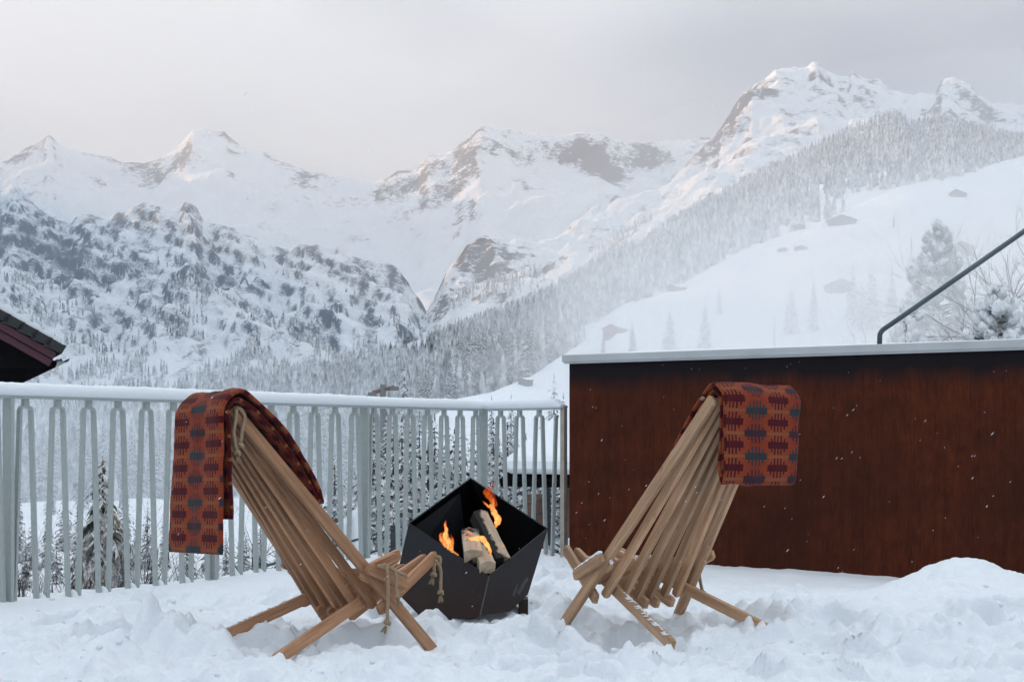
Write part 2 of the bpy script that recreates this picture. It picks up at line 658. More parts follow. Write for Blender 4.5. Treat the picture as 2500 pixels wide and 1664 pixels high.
def dispF(X, Y, v, u, Z):
    w = np.minimum(v * 4, 1) * (1 - sst(v, .9, 1))
    return w * (np.minimum(Y * .012, 4.0) * fbm(X / 110, Y / 70, 4, 71))


patch('snow_slope', crF, foF, 320, 140, 780, 3300, profF, 1.6, dispF, None, M_SNOWFAR, 0.05)

# valley floor below the terrace
vy = np.array([9.5, 25, 60, 150, 300, 600, 900, 1300, 2200])
vz = np.array([-1.5, -2.9, -6.0, -12.5, -18.5, -23, -20, -12, -30])
gu = np.linspace(-2600, 1500, 220)
gy = np.concatenate([np.linspace(9.2, 60, 40), np.geomspace(62, 2200, 110)])
GU, GY = np.meshgrid(gu, gy)
GX = (GU * DS - 1250) / FP * GY
GZ = np.interp(GY, vy, vz) + np.minimum(GY * .01, 3.5) * fbm(GX / 60, GY / 45, 4, 81) + sst(GY, 250, 600) * 7 * gn(GX / 200, GY / 160, 88)
GZ = GZ - 0.35 * np.maximum(GU - 1250, 0) * DS / FP * 0
gi = np.arange(GU.size).reshape(GU.shape)
gq = np.stack([gi[:-1, :-1], gi[:-1, 1:], gi[1:, 1:], gi[1:, :-1]], -1).reshape(-1, 4)
obj('valley_ground', mesh_np('valley_ground', np.stack([GX, GY, GZ], -1).reshape(-1, 3), gq, M_SNOWFAR), kind='structure')
PATCH['valley_ground'] = dict(u=gu, v=np.linspace(0, 1, len(gy)), P=np.stack([GX, GY, GZ], -1), n=None)

# unseen left flank of the valley, added and shaped to keep the terrace in shade
sy = np.linspace(-2600, 4200, 150)
sx = np.linspace(-900, -2700, 70)
SX, SY = np.meshgrid(sx, sy)
t = (-900 - SX) / 1100.0
ridge_h = 925 + 25 * gn(SY / 500, SY * 0 + .5, 91) - 0.02 * np.maximum(-SY, 0)
SZ = -30 + ridge_h * np.where(t < 1, sst(t, 0, 1) * .5 + .5 * np.clip(t, 0, 1), 1 - .35 * np.clip(t - 1, 0, 1)) + 30 * (ridged(SX / 260, SY / 260, 5, 93) - 1) * np.clip(t * 2, 0, 1)
si = np.arange(SX.size).reshape(SX.shape)
sq = np.stack([si[:-1, :-1], si[:-1, 1:], si[1:, 1:], si[1:, :-1]], -1).reshape(-1, 4)
me = mesh_np('shading_flank', np.stack([SX, SY, SZ], -1).reshape(-1, 3), sq, M_ROCKMID)
vdata(me, 'rock', 0.25 + 0.4 * gn(SX / 120, SY / 120, 95))
obj('shading_flank', me, kind='structure')

# ------------------------------------------------------------------ haze
hz = MB().box((-9000, -3200, -62), (9000, 9600, 1400)).build('haze', None, kind='stuff', label='pale winter haze filling the valley air')
m = bpy.data.materials.new('haze_air')
m.use_nodes = True
nt = m.node_tree
nt.nodes.clear()
mo = nt.nodes.new('ShaderNodeOutputMaterial')
pv = nt.nodes.new('ShaderNodeVolumePrincipled')
pv.inputs['Color'].default_value = (0.46, 0.54, 0.63, 1)
pv.inputs['Density'].default_value = HAZE_DENSITY
pv.inputs['Anisotropy'].default_value = 0.25
nt.links.new(pv.outputs[0], mo.inputs['Volume'])
hz.data.materials.append(m)

# ------------------------------------------------------------------ terrace snow
FA = Vector((-2.41, 6.47))          # railing line, near end of the view
FB = Vector((-0.206, 9.70))         # railing corner
FC = Vector((0.33, 9.17))           # railing end at the wall
fdir = (FB - FA).normalized()
fnor = Vector((-fdir.y, fdir.x))    # away from the terrace
WA = Vector((0.384, 9.05))          # steel wall, left end
WB = Vector((2.88, 7.60))
wdir = (WB - WA).normalized()
wnor = Vector((-wdir.y, wdir.x))    # behind the wall


def gap(a, b, n0, dmin, dmax, far, nfar):
    pass


def axis(parts):
    out = [parts[0][0]]
    for a, b, st in parts:
        n = max(1, int(round((b - a) / st)))
        out += list(np.linspace(a, b, n + 1)[1:])
    return np.array(out)


def blob(X, Y, cx, cy, rx, ry, h, rot=0.0, p=1.0):
    c, s = math.cos(rot), math.sin(rot)
    dx, dy = X - cx, Y - cy
    a = (dx * c + dy * s) / rx
    b = (-dx * s + dy * c) / ry
    return h * np.exp(-(a * a + b * b) ** p)


def terrace_height(X, Y):
    dfence = (X - FA.x) * fnor.x + (Y - FA.y) * fnor.y          # >0 outside
    dwall = (X - WA.x) * wnor.x + (Y - WA.y) * wnor.y
    # where people have walked, between and in front of the chairs
    calm = np.maximum(sst(dfence, -0.75, -0.25), sst(dwall, -1.7, -0.8) * sst(X, 0.7, 1.1))
    calm = np.maximum(calm, .72 * sst(X, 1.25, 1.75) * sst(Y, 4.9, 5.5))
    tr = 1 - 0.85 * calm
    base = 0.03 * gn(X / 1.3, Y / 1.3, 101)
    wx, wy = X + .10 * gn(X / .35, Y / .35, 107), Y + .10 * gn(X / .35, Y / .35, 108)
    bil = np.abs(gn(wx / .42, wy / .36, 102)) * 0.095 + np.abs(gn(wx / .19, wy / .17, 103)) * 0.064 + np.abs(gn(wx / .085, wy / .08, 104)) * 0.030 + np.abs(gn(X / .04, Y / .04, 105)) * 0.015
    z = base + tr * (bil - 0.075) + 0.004 * gn(X / .09, Y / .09, 106)
    # trodden steps
    rs = np.random.default_rng(5)
    for i in range(70):
        x, y, r = rs.uniform(-2.2, 2.6), rs.uniform(4.2, 7.0), rs.uniform(0, 3.1)
        if x > 1.3 and y > 6.0:
            continue
        d = rs.uniform(.03, .07)
        dx, dy = X - x, Y - y
        c, s = math.cos(r), math.sin(r)
        q = np.sqrt(((dx * c + dy * s) / .15) ** 2 + ((-dx * s + dy * c) / .075) ** 2)
        z = z - d * (1 - sst(q, .7, 1.15)) + 0.35 * d * np.exp(-((q - 1.35) / .25) ** 2)
    # boot prints with crisp edges, in strides
    for x0, y0, ang, n in ((-1.9, 4.35, .25, 7), (-.55, 4.45, 1.15, 4), (.1, 4.35, .9, 5), (1.1, 4.5, 2.4, 5), (1.9, 4.75, 2.9, 6), (.25, 5.0, .3, 4), (-2.0, 5.4, -.1, 4), (1.5, 5.05, .5, 3)):
        for q in range(n):
            sd = .09 * (1 if q % 2 else -1)
            cx = x0 + math.cos(ang) * .36 * q - math.sin(ang) * sd
            cy = y0 + math.sin(ang) * .36 * q + math.cos(ang) * sd
            c, s = math.cos(ang + .15 * sd * 10), math.sin(ang + .15 * sd * 10)
            u = (X - cx) * c + (Y - cy) * s
            w = -(X - cx) * s + (Y - cy) * c
            wd = .048 + .010 * np.clip(u / .1, -1, 1)
            q_ = np.maximum(np.abs(u) / .15, np.abs(w) / wd)
            inside = 1 - sst(q_, .72, 1.14)
            z = z * (1 - .7 * inside) - .046 * inside + .015 * np.exp(-((q_ - 1.25) / .2) ** 2) * (0.6 + .7 * np.abs(gn(X / .05, Y / .05, 130)))
    # broken crust and clods
    msk = sst(gn(X / .5, Y / .4, 131), -.15, .35) * tr
    z = z + msk * (np.maximum(0, gn(wx / .075, wy / .065, 132) - .10) * .036 + np.maximum(0, gn(X / .036, Y / .033, 133) - .12) * .016)
    # heaps seen in the photograph
    rough = 0.65 + 0.55 * np.abs(gn(X / .13, Y / .13, 111)) + .16 * np.abs(gn(X / .06, Y / .06, 112))
    z = z + rough * (blob(X, Y, -1.28, 5.12, .17, .13, .19, .3, 1.4) + blob(X, Y, -1.08, 5.0, .16, .12, .09) + blob(X, Y, -1.5, 4.95, .35, .2, .07)
                     + blob(X, Y, -1.75, 5.75, .3, .2, .09) + blob(X, Y, -.98, 4.72, .3, .1, .07, .1) + blob(X, Y, -.42, 4.85, .25, .13, .05, -.2))
    z = z + blob(X, Y, -.63, 5.55, .34, .12, .05, .25) * rough - blob(X, Y, -.45, 5.32, .3, .1, .05, .2)
    z = z + blob(X, Y, .12, 5.95, .17, .1, .07, .3) * rough + blob(X, Y, .25, 6.12, .15, .14, .06) * rough
    z = z + blob(X, Y, 1.12, 5.66, .30, .13, .115, .25, 1.3) * rough - blob(X, Y, .83, 5.68, .13, .16, .03) + blob(X, Y, .86, 5.2, .3, .16, .06, .2)
    # the big heap in front of the wall
    z = z + blob(X, Y, 2.14, 6.45, .24, .30, .135, .4, 1.0) + blob(X, Y, 2.35, 6.0, .85, .6, .10) + blob(X, Y, 1.75, 6.1, .5, .4, .045) + blob(X, Y, 1.7, 5.4, .6, .4, .06) + blob(X, Y, 2.75, 6.3, .4, .5, .05) + blob(X, Y, 1.10, 5.42, .13, .10, .07) + rough * blob(X, Y, 2.0, 5.2, .8, .5, .05)
    z = z + blob(X, Y, 1.33, 6.45, .12, .1, .05)
    z = z - 0.03 * sst(dwall, -.5, -.1) * sst(X, 1.0, 2.4)
    z = z + 0.02 * sst(dfence, -.5, -.05)
    z = z - blob(X, Y, .35, 5.40, .30, .22, .055) - blob(X, Y, .62, 5.25, .14, .12, .03)
    # terrace edge behind the railing
    edge = np.minimum(-(dfence - .10), 1e9)
    drop = np.where(X < -0.12, sst(dfence, .10, .22), sst(Y + .99 * X, 9.62, 9.78) * (X < WA.x + .05))
    z = z * (1 - drop) - 1.6 * drop
    return z


ax_x = axis([(-14, -4, 1.0), (-4, -2.6, .12), (-2.6, -2.0, .02), (-2.0, 2.5, .0115), (2.5, 3.4, .02), (3.4, 5, .1), (5, 14, 1.0)])
ax_y = axis([(-9, 1, 1.0), (1, 4.0, .12), (4.0, 6.6, .0115), (6.6, 10.2, .022), (10.2, 10.6, .1)])
TX, TY = np.meshgrid(ax_x, ax_y)
TZ = terrace_height(TX, TY)
ti = np.arange(TX.size).reshape(TX.shape)
tq = np.stack([ti[:-1, :-1], ti[:-1, 1:], ti[1:, 1:], ti[1:, :-1]], -1).reshape(-1, 4)
obj('terrace_snow', mesh_np('terrace_snow', np.stack([TX, TY, TZ], -1).reshape(-1, 3), tq, M_SNOW), kind='structure')


def tz(x, y):
    return float(terrace_height(np.array([[x]], float), np.array([[y]], float))[0, 0])


# loose crumbs of snow lying about
def ico(r=1.0, sub=1, jit=0.0, seed=0):
    bm = bmesh.new()
    bmesh.ops.create_icosphere(bm, subdivisions=sub, radius=r)
    rs = random.Random(seed)
    v = [p.co.copy() * (1 + rs.uniform(-jit, jit)) for p in bm.verts]
    f = [tuple(q.index for q in fa.verts) for fa in bm.faces]
    bm.free()
    return np.array([tuple(p) for p in v]), np.array(f)


cv, cf = [], []
n0 = 0
rs = np.random.default_rng(31)
lumps = [ico(1, 1, .22, k) for k in range(5)]
for i in range(170):
    x, y = rs.uniform(-2.3, 2.4), rs.uniform(4.15, 6.7)
    if rs.random() < .35:
        x, y = -1.2 + rs.normal() * .45, 5.0 + rs.normal() * .3
    if x > 1.25 and y > 5.9:
        continue
    r = rs.uniform(.006, .015) * (1.9 if rs.random() < .14 else 1)
    lv, lf = lumps[i % 5]
    cv.append(lv * np.array([r, r * rs.uniform(.7, 1.2), r * .75]) + np.array([x, y, tz(x, y) + r * .1]))
    cf.append(lf + n0)
    n0 += len(lv)
obj('snow_crumbs', mesh_np('snow_crumbs', np.concatenate(cv), np.concatenate(cf), M_SNOW), kind='stuff', label='loose crumbs of snow scattered over the trodden terrace')

# ------------------------------------------------------------------ rusted steel wall with metal coping
m, nt, b = mat_new('rusted_steel')
co = tco(nt)
st = noise(nt, mapping(nt, co, (26, 26, 1.3)), 1.0, 6, .65)
st2 = noise(nt, mapping(nt, co, (85, 85, 11)), 1.0, 4, .6)
cl = noise(nt, co, 1.1, 6, .6)
fl = noise(nt, co, 60, 4, .7)
sep = nt.nodes.new('ShaderNodeSeparateXYZ')
nt.links.new(co, sep.inputs[0])
mo_ = noise(nt, mapping(nt, co, (1, 1, .7)), 11, 6, .7)
c = mixc(nt, ramp(nt, mathn(nt, 'ADD', mathn(nt, 'MULTIPLY', st, .45), mathn(nt, 'MULTIPLY', mo_, .55)), .36, .66), (0.040, 0.0088, 0.0048), (0.104, 0.0250, 0.0105))
c = mixc(nt, mathn(nt, 'MULTIPLY', ramp(nt, st2, .48, .72), .5), c, (0.140, 0.043, 0.019))
c = mixc(nt, mathn(nt, 'MULTIPLY', ramp(nt, cl, .42, .72), .75), c, (0.034, 0.0105, 0.0065))
c = mixc(nt, mathn(nt, 'MULTIPLY', ramp(nt, fl, .6, .72), .3), c, (0.15, 0.06, 0.03))
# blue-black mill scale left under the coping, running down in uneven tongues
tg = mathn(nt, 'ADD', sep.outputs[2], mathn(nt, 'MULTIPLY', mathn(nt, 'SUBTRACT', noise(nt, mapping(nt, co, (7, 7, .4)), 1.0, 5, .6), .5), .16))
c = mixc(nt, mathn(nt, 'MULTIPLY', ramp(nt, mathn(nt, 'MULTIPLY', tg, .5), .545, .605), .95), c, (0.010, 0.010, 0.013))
nt.links.new(c, b.inputs['Base Color'])
b.inputs['Roughness'].default_value = 0.8
b.inputs['Specular IOR Level'].default_value = 0.10
bump(nt, st2, .25, .002, b)
M_RUST = m
M_COPE = simple('coping_metal', (0.50, 0.53, 0.55), 0.45, metal=.35, var=.08, scale=5)
M_STEEL = simple('dark_tube_steel', (0.10, 0.13, 0.145), 0.28, metal=.85, var=.2, scale=6)
wl = math.atan2(wdir.y, wdir.x)
wall = empty('steel_wall', (WA.x, WA.y, 0), 'long rust brown steel wall with pale metal coping behind the right chair', 'wall')
wall.rotation_euler = (0, 0, wl)
L_SEAM = (at(2112, 1100, 8.1) - Vector((WA.x, WA.y, 0))).xy.length
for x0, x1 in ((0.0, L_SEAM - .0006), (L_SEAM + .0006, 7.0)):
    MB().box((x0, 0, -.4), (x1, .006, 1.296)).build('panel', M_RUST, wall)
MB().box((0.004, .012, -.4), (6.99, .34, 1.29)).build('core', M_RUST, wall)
cp = MB()
cp.box((-.042, -.03, 1.300), (7.1, .40, 1.348))
o = cp.build('coping', M_COPE, wall)
bv = o.modifiers.new('bevel', 'BEVEL')
bv.width = .004
bv.segments = 2
MB().box((-.03, -.021, 1.288), (7.1, -.017, 1.300)).build('drip_edge', M_COPE, wall)

# slanting handrail on the coping
hr = empty('handrail', (0, 0, 0), 'dark steel handrail slanting up to the right from the wall coping', 'handrail')


def wall_pt(px, py, off):
    """point on the vertical plane parallel to the wall, set back by off"""
    d = Vector(((px - 1250) / FP, 1, -(py - 1066) / FP))
    n3 = Vector((wnor.x, wnor.y, 0))
    o3 = Vector((WA.x + wnor.x * off, WA.y + wnor.y * off, 0))
    k = (o3 - Vector((0, 0, EYE))).dot(n3) / d.dot(n3)
    return Vector((0, 0, EYE)) + d * k


p0 = wall_pt(2147, 836, .2)
p0.z = 1.345
p1 = wall_pt(2148, 815, .2)
p2 = wall_pt(2500, 570, .2)
dirp = (p2 - p1).normalized()
top = p1 + Vector((0, 0, 0))
pts = [p0, p1 - Vector((0, 0, .012))]
a0, a1 = p1 - Vector((0, 0, .012)), p1 + dirp * .06 + Vector((0, 0, .012))
ctrl = p1 + Vector((0, 0, .02))
for k in range(1, 7):
    s = k / 7
    pts.append(a0 * (1 - s) ** 2 + ctrl * 2 * s * (1 - s) + a1 * s * s)
pts += [a1, a1 + (p2 - p1) * 1.8]
MB().tube(pts, .0155, 14).build('tube', M_STEEL, hr, smooth=True)
MB().tube([p0 + Vector((0, 0, .001)), p0 + Vector((0, 0, .008))], .03, 16).build('base_flange', M_STEEL, hr, smooth=False)
q0, q1 = a1 + dirp * .02, a1 + dirp * 3.0
sn = []
for k in range(60):
    s = k / 59
    sn.append(q0 + (q1 - q0) * s + Vector((0, 0, .0125 + .0015 * math.sin(k * 2.3))))
MB().tube(sn, [.0045 + .0015 * math.sin(k * 1.7) for k in range(60)], 6).build('snow_line', M_SNOWCAP, hr, smooth=True)

# ------------------------------------------------------------------ railing
M_RAIL = simple('railing_paint', (0.37, 0.415, 0.41), 0.5, var=.07, scale=30, bmp=.08, spec=.4)
rail = empty('railing', (FA.x, FA.y, 0), 'grey green metal railing with zigzag bars and snow on top', 'railing')
RT = 0.985                               # underside of the handrail
PITCH = (FB - FA).length / 3 / 7


def frame2(o2, d2):
    """matrix with x along d2 (ground plane), y across, z up"""
    return Matrix(((d2.x, -d2.y, 0, o2.x), (d2.y, d2.x, 0, o2.y), (0, 0, 1, 0), (0, 0, 0, 1)))


def bar_path(pts, t, d):
    """flat bar following pts (x,z); thickness t in plane, depth d across"""
    n = len(pts)
    v, f = [], []
    for i, p in enumerate(pts):
        a = Vector(pts[max(i - 1, 0)])
        c = Vector(pts[min(i + 1, n - 1)])
        g = (c - a).normalized()
        nn = Vector((-g.y, g.x))
        for s, e in ((1, -1), (1, 1), (-1, 1), (-1, -1)):
            v.append((p[0] + nn.x * t / 2 * s, d / 2 * e, p[1] + nn.y * t / 2 * s))
    for i in range(n - 1):
        for k in range(4):
            a, b_ = i * 4 + k, i * 4 + (k + 1) % 4
            f.append((a, b_, b_ + 4, a + 4))
    f += [(3, 2, 1, 0), tuple(4 * (n - 1) + k for k in range(4))]
    return v, f


def vee(p, side=0):
    zt, zb = RT - .040, -.03
    xt, xb = .031, p / 2 - .031
    r = .016
    L = [(-p / 2, zb), (-p / 2 + .012, zb), (-p / 2 + .024, zb + .006), (-xb - .001, zb + .022), (-xt, zt - r), (-xt + .005, zt - .005), (-xt + r, zt), (0, zt)]
    Rr = [(-x, z) for x, z in L[::-1]]
    if side == -1:
        return L[:-2] + [(-xt + .012, zt - .001)]
    return L + Rr[1:]


def vee_mesh(p, side=0):
    v, f = bar_path(vee(p, side), .0125, .031)
    me = mesh_pd('baluster', v, f, M_RAIL)
    return me


me_vee = vee_mesh(PITCH)
me_stub = MB().box((-.015, -.012, RT - .0355), (.015, .012, RT - .001))
me_stub = mesh_pd('stub', me_stub.v, me_stub.f, M_RAIL)
Rinv = Matrix.Translation((-FA.x, -FA.y, 0))


def rail_part(name, me, o2, d2):
    o = obj(name, me, rail)
    o.matrix_local = Rinv @ frame2(o2, d2)
    return o


for k in range(-8, 21):
    o2 = FA + fdir * (PITCH * (k + .5))
    rail_part('baluster', me_vee, o2, fdir)
    rail_part('stub', me_stub, o2, fdir)
pm = MB()
pm.box((-.009, -.034, -.25), (.009, .034, RT - .001))
pm.box((.0095, -.020, -.25), (.018, .020, RT - .001))
me_post = mesh_pd('post', pm.v, pm.f, M_RAIL)
for k in range(-1, 4):
    o2 = FA + fdir * (PITCH * 7 * k)
    rail_part('post', me_post, o2, fdir)
    # base foot hidden in the snow
sdir = (FC - FB).normalized()
SL = (FC - FB).length
PS = SL / 4
me_vee2 = vee_mesh(PS)
me_vee3 = vee_mesh(PS, -1)
for k in range(4):
    o2 = FB + sdir * (PS * (k + (.32 if k == 0 else .35) + .1))
    o2 = FC - sdir * (PS * (3 - k) + .012)
    if k < 3:
        rail_part('baluster', me_vee2, o2, sdir)
        rail_part('stub', me_stub, o2, sdir)
    else:
        rail_part('baluster', me_vee3, o2, sdir)
pm = MB()
pm.box((-.018, -.016, -.2), (.018, .016, RT + .0145))
rail_part('end_post', mesh_pd('end_post', pm.v, pm.f, simple('weathered_post', (.36, .33, .29), .55, var=.15, scale=20)), FC + sdir * .028, sdir)
# handrail: one bent flat bar
ext = FA - fdir * (PITCH * 8.5)


def prism_path(pts2, prof, name, mat, closed_round=0, smooth=False, zjit=None):
    """sweep profile (offset across, z) along ground points"""
    v, f = [], []
    n = len(prof)
    for i, p in enumerate(pts2):
        a = pts2[max(i - 1, 0)]
        c = pts2[min(i + 1, len(pts2) - 1)]
        g = (c - a).normalized()
        nn = Vector((-g.y, g.x))
        for j, (o_, z) in enumerate(prof):
            dz, so = (0, 1) if zjit is None else zjit(i, j, o_, z)
            v.append((p.x + nn.x * o_ * so - FA.x, p.y + nn.y * o_ * so - FA.y, z + dz))
    for i in range(len(pts2) - 1):
        for k in range(n):
            a, b_ = i * n + k, i * n + (k + 1) % n
            f.append((a, b_, b_ + n, a + n))
    f += [tuple(range(n - 1, -1, -1)), tuple((len(pts2) - 1) * n + k for k in range(n))]
    return obj(name, mesh_pd(name, v, f, mat, smooth), rail)


pth = [ext, FB - fdir * .03]
for k in range(1, 5):
    s = k / 5
    pth.append((FB - fdir * .03) * (1 - s) ** 2 + FB * 2 * s * (1 - s) + (FB + sdir * .03) * s * s)
pth += [FB + sdir * .03, FC + sdir * .03]
prism_path(pth, [(-.030, RT), (.030, RT), (.030, RT + .013), (-.030, RT + .013)], 'top_rail', M_RAIL)
# snow lying on the rail
dense = []
for a_, b_ in zip(pth[:-1], pth[1:]):
    n = max(1, int((b_ - a_).length / .012))
    for k in range(n):
        dense.append(a_ + (b_ - a_) * (k / n))
dense.append(pth[-1])
ND = len(dense)
sp = [(-.031, RT + .0135), (-.040, RT + .022), (-.042, RT + .042), (-.034, RT + .062), (-.016, RT + .075), (.006, RT + .078), (.026, RT + .070), (.039, RT + .052), (.041, RT + .026), (.031, RT + .0135)]
jn = gn(np.arange(ND)[:, None] * .12, np.arange(10)[None, :] * .6, 121) * .0035 + gn(np.arange(ND)[:, None] * .5, np.arange(10)[None, :] * 1.1, 122) * .0018 + gn(np.arange(ND)[:, None] * .02, np.arange(10)[None, :] * 0 + .3, 123) * .005


def zj(i, j, o_, z):
    e = min(1.0, (ND - 1 - i) / 7 + .25)
    if j in (0, 9):
        return 0, 1
    return (z - RT - .0135) * (e - 1) + jn[i, j] * e, 1 + jn[i, j] * 3


prism_path(dense, sp, 'snow_cap', M_SNOWCAP, smooth=True, zjit=zj)
# small heaps held in the bottom bends
me_heap = mesh_np('snow_heap', ico(1, 2, .05, 3)[0] * np.array([.024, .035, .05]) + np.array([0, 0, -.012]), ico(1, 2, .05, 3)[1], M_SNOWCAP)
for k in range(-8, 21):
    if k % 7 == 0:
        continue
    rail_part('snow_heap', me_heap, FA + fdir * (PITCH * k), fdir)

# ------------------------------------------------------------------ slatted folding chairs
def wood_mat(name, lo, hi):
    m, nt, b = mat_new(name)
    co = tco(nt)
    oi = nt.nodes.new('ShaderNodeObjectInfo')
    cb = nt.nodes.new('ShaderNodeCombineXYZ')
    rnd = oi.outputs['Random']
    for i in range(3):
        nt.links.new(mathn(nt, 'MULTIPLY', rnd, 17.0 + i * 9), cb.inputs[i])
    va = nt.nodes.new('ShaderNodeVectorMath')
    va.operation = 'ADD'
    nt.links.new(co, va.inputs[0])
    nt.links.new(cb.outputs[0], va.inputs[1])
    v = va.outputs[0]
    g1 = noise(nt, mapping(nt, v, (2.2, 34, 34)), 1.0, 6, .62, .6)
    g2 = noise(nt, mapping(nt, v, (9, 190, 190)), 1.0, 3, .6)
    bl = noise(nt, mapping(nt, v, (5, 9, 9)), 1.0, 4, .6)
    kn = noise(nt, mapping(nt, v, (7, 16, 16), loc=(3, 1, 2)), 1.0, 2, .5)
    c = mixc(nt, ramp(nt, g1, .36, .64), lo, hi)
    c = mixc(nt, mathn(nt, 'MULTIPLY', ramp(nt, g2, .48, .72), .5), c, tuple(q * .5 for q in lo))
    c = mixc(nt, mathn(nt, 'MULTIPLY', ramp(nt, bl, .35, .7), .35), c, tuple(q * .75 for q in lo))
    c = mixc(nt, mathn(nt, 'MULTIPLY', ramp(nt, kn, .70, .76), .6), c, tuple(q * .42 for q in lo))
    hsv = nt.nodes.new('ShaderNodeHueSaturation')
    nt.links.new(c, hsv.inputs['Color'])
    nt.links.new(mathn(nt, 'ADD', mathn(nt, 'MULTIPLY', rnd, .50), .72), hsv.inputs['Value'])
    nt.links.new(hsv.outputs[0], b.inputs['Base Color'])
    b.inputs['Roughness'].default_value = .58
    b.inputs['Specular IOR Level'].default_value = .3
    bump(nt, g2, .2, .0015, b)
    return m


M_WOOD_L = wood_mat('oiled_wood_brown', (0.30, 0.150, 0.078), (0.53, 0.295, 0.168))
M_WOOD_R = wood_mat('oiled_wood_pale', (0.37, 0.215, 0.122), (0.62, 0.40, 0.25))
m, nt, b = mat_new('hemp_rope')
co = tco(nt)
g = noise(nt, mapping(nt, co, (1, 1, 1)), 260, 3, .6)
nt.links.new(mixc(nt, g, (0.17, 0.115, 0.065), (0.48, 0.36, 0.235)), b.inputs['Base Color'])
b.inputs['Roughness'].default_value = .9
M_ROPE = m

CH = dict(xf=.694, be=.823, al=.413, Lb=1.259, Ls=.939, Wt=.285, Wb=.65)
CB, SB = math.cos(CH['be']), math.sin(CH['be'])
CA, SA = math.cos(CH['al']), math.sin(CH['al'])
TS = CH['xf'] / (CA + CB * SA / SB)
TB = TS * SA / SB
PB = (CH['Wb'] + (CH['Wt'] - CH['Wb']) * TB / CH['Lb']) / 8
_slat = {}


def slat_mesh(L, t, d, mat, ch=.0022, endch=.008):
    key = (round(L, 3), t, d, mat.name, endch)
    if key in _slat:
        return _slat[key]
    def ring(x, k):
        y, z = t / 2 - k, d / 2 - k
        return [(x, -y + ch, -z), (x, y - ch, -z), (x, y, -z + ch), (x, y, z - ch), (x, y - ch, z), (x, -y + ch, z), (x, -y, z - ch), (x, -y, -z + ch)]
    v, f = [], []
    for x, k in ((0, endch * .45), (endch, 0), (L - endch, 0), (L, endch * .45)):
        r = ring(x, 0)
        sc_ = 1 - k / (d / 2)
        v += [(p[0], p[1] * (1 - k * .3 / (t / 2)), p[2] * sc_) for p in r]
    for i in range(3):
        for k in range(8):
            a, b_ = i * 8 + k, i * 8 + (k + 1) % 8
            f.append((a, b_, b_ + 8, a + 8))
    f += [tuple(range(7, -1, -1)), tuple(24 + k for k in range(8))]
    _slat[key] = mesh_pd('slat', v, f, mat)
    return _slat[key]


def place_slat(name, root, P0, P1, t, d, mat, endch=.012):
    P0, P1 = Vector(P0), Vector(P1)
    x = (P1 - P0)
    L = x.length
    x.normalize()
    y = Vector((0, 1, 0))
    y = (y - x * y.dot(x)).normalized()
    z = x.cross(y)
    o = obj(name, slat_mesh(L, t, d, mat, endch=endch), root)
    o.matrix_local = Matrix(((x.x, y.x, z.x, P0.x), (x.y, y.y, z.y, P0.y), (x.z, y.z, z.z, P0.z), (0, 0, 0, 1)))
    return o


def back_pt(t, s):
    w = (CH['Wb'] + (CH['Wt'] - CH['Wb']) * t / CH['Lb']) / 2
    return Vector((CH['xf'] - CB * t, s * w, SB * t))


def seat_pt(t, j, off=0.0):
    yc, yf = (j - 3.5) * PB, (j - 3.5) * .036
    y = yc + (yf - yc) * (t - TS) / (CH['Ls'] - TS)
    return Vector((CA * t, y + off * (1 if t < TS + .2 else .3), SA * t))


def catmull(P, n):
    P = [Vector(p) for p in P]
    Q = [P[0] * 2 - P[1]] + P + [P[-1] * 2 - P[-2]]
    out = []
    for i in range(1, len(Q) - 2):
        for k in range(n):
            s = k / n
            a, b_, c, d = Q[i - 1], Q[i], Q[i + 1], Q[i + 2]
            out.append(.5 * ((2 * b_) + (c - a) * s + (2 * a - 5 * b_ + 4 * c - d) * s * s + (3 * b_ - a - 3 * c + d) * s ** 3))
    out.append(P[-1])
    return out


def rope_mb(mb, P, r=.0075, pitch=.032):
    pts = catmull(P, 14)
    # resample by length
    L = [0]
    for a, b_ in zip(pts[:-1], pts[1:]):
        L.append(L[-1] + (b_ - a).length)
    n = max(6, int(L[-1] / .0045))
    A = np.array([tuple(p) for p in pts])
    s = np.linspace(0, L[-1], n)
    R = np.stack([np.interp(s, L, A[:, k]) for k in range(3)], -1)
    R = [Vector(q) for q in R]
    up = None
    fr = []
    for i in range(n):
        d = (R[min(i + 1, n - 1)] - R[max(i - 1, 0)]).normalized()
        if up is None:
            up = d.orthogonal().normalized()
        up = (up - d * up.dot(d)).normalized()
        fr.append((up.copy(), d.cross(up)))
    for k in range(3):
        ph = 2 * math.pi * k / 3
        sp_ = []
        for i in range(n):
            a = ph + 2 * math.pi * s[i] / pitch
            u, w = fr[i]
            sp_.append(R[i] + (u * math.cos(a) + w * math.sin(a)) * r * .52)
        mb.tube(sp_, r * .56, 5)
    return mb


def knot_mb(mb, c, r=.0075, down=Vector((0, 0, -1)), seed=0):
    """overhand knot: two crossing turns of rope"""
    c = Vector(c)
    rs = random.Random(seed)
    ax = [Vector((rs.uniform(-.4, .4), rs.uniform(-.4, .4), 1)).normalized(), Vector((rs.uniform(.4, .8), rs.uniform(-.6, .6), .8)).normalized()]
    for a in ax:
        u = a.orthogonal().normalized()
        w = a.cross(u)
        P = [c + (u * math.cos(t) + w * math.sin(t)) * r * 1.25 + a * r * .5 * math.sin(t * .5) for t in np.linspace(0, 2 * math.pi * .98, 9)]
        rope_mb(mb, P, r * .9)
    return mb


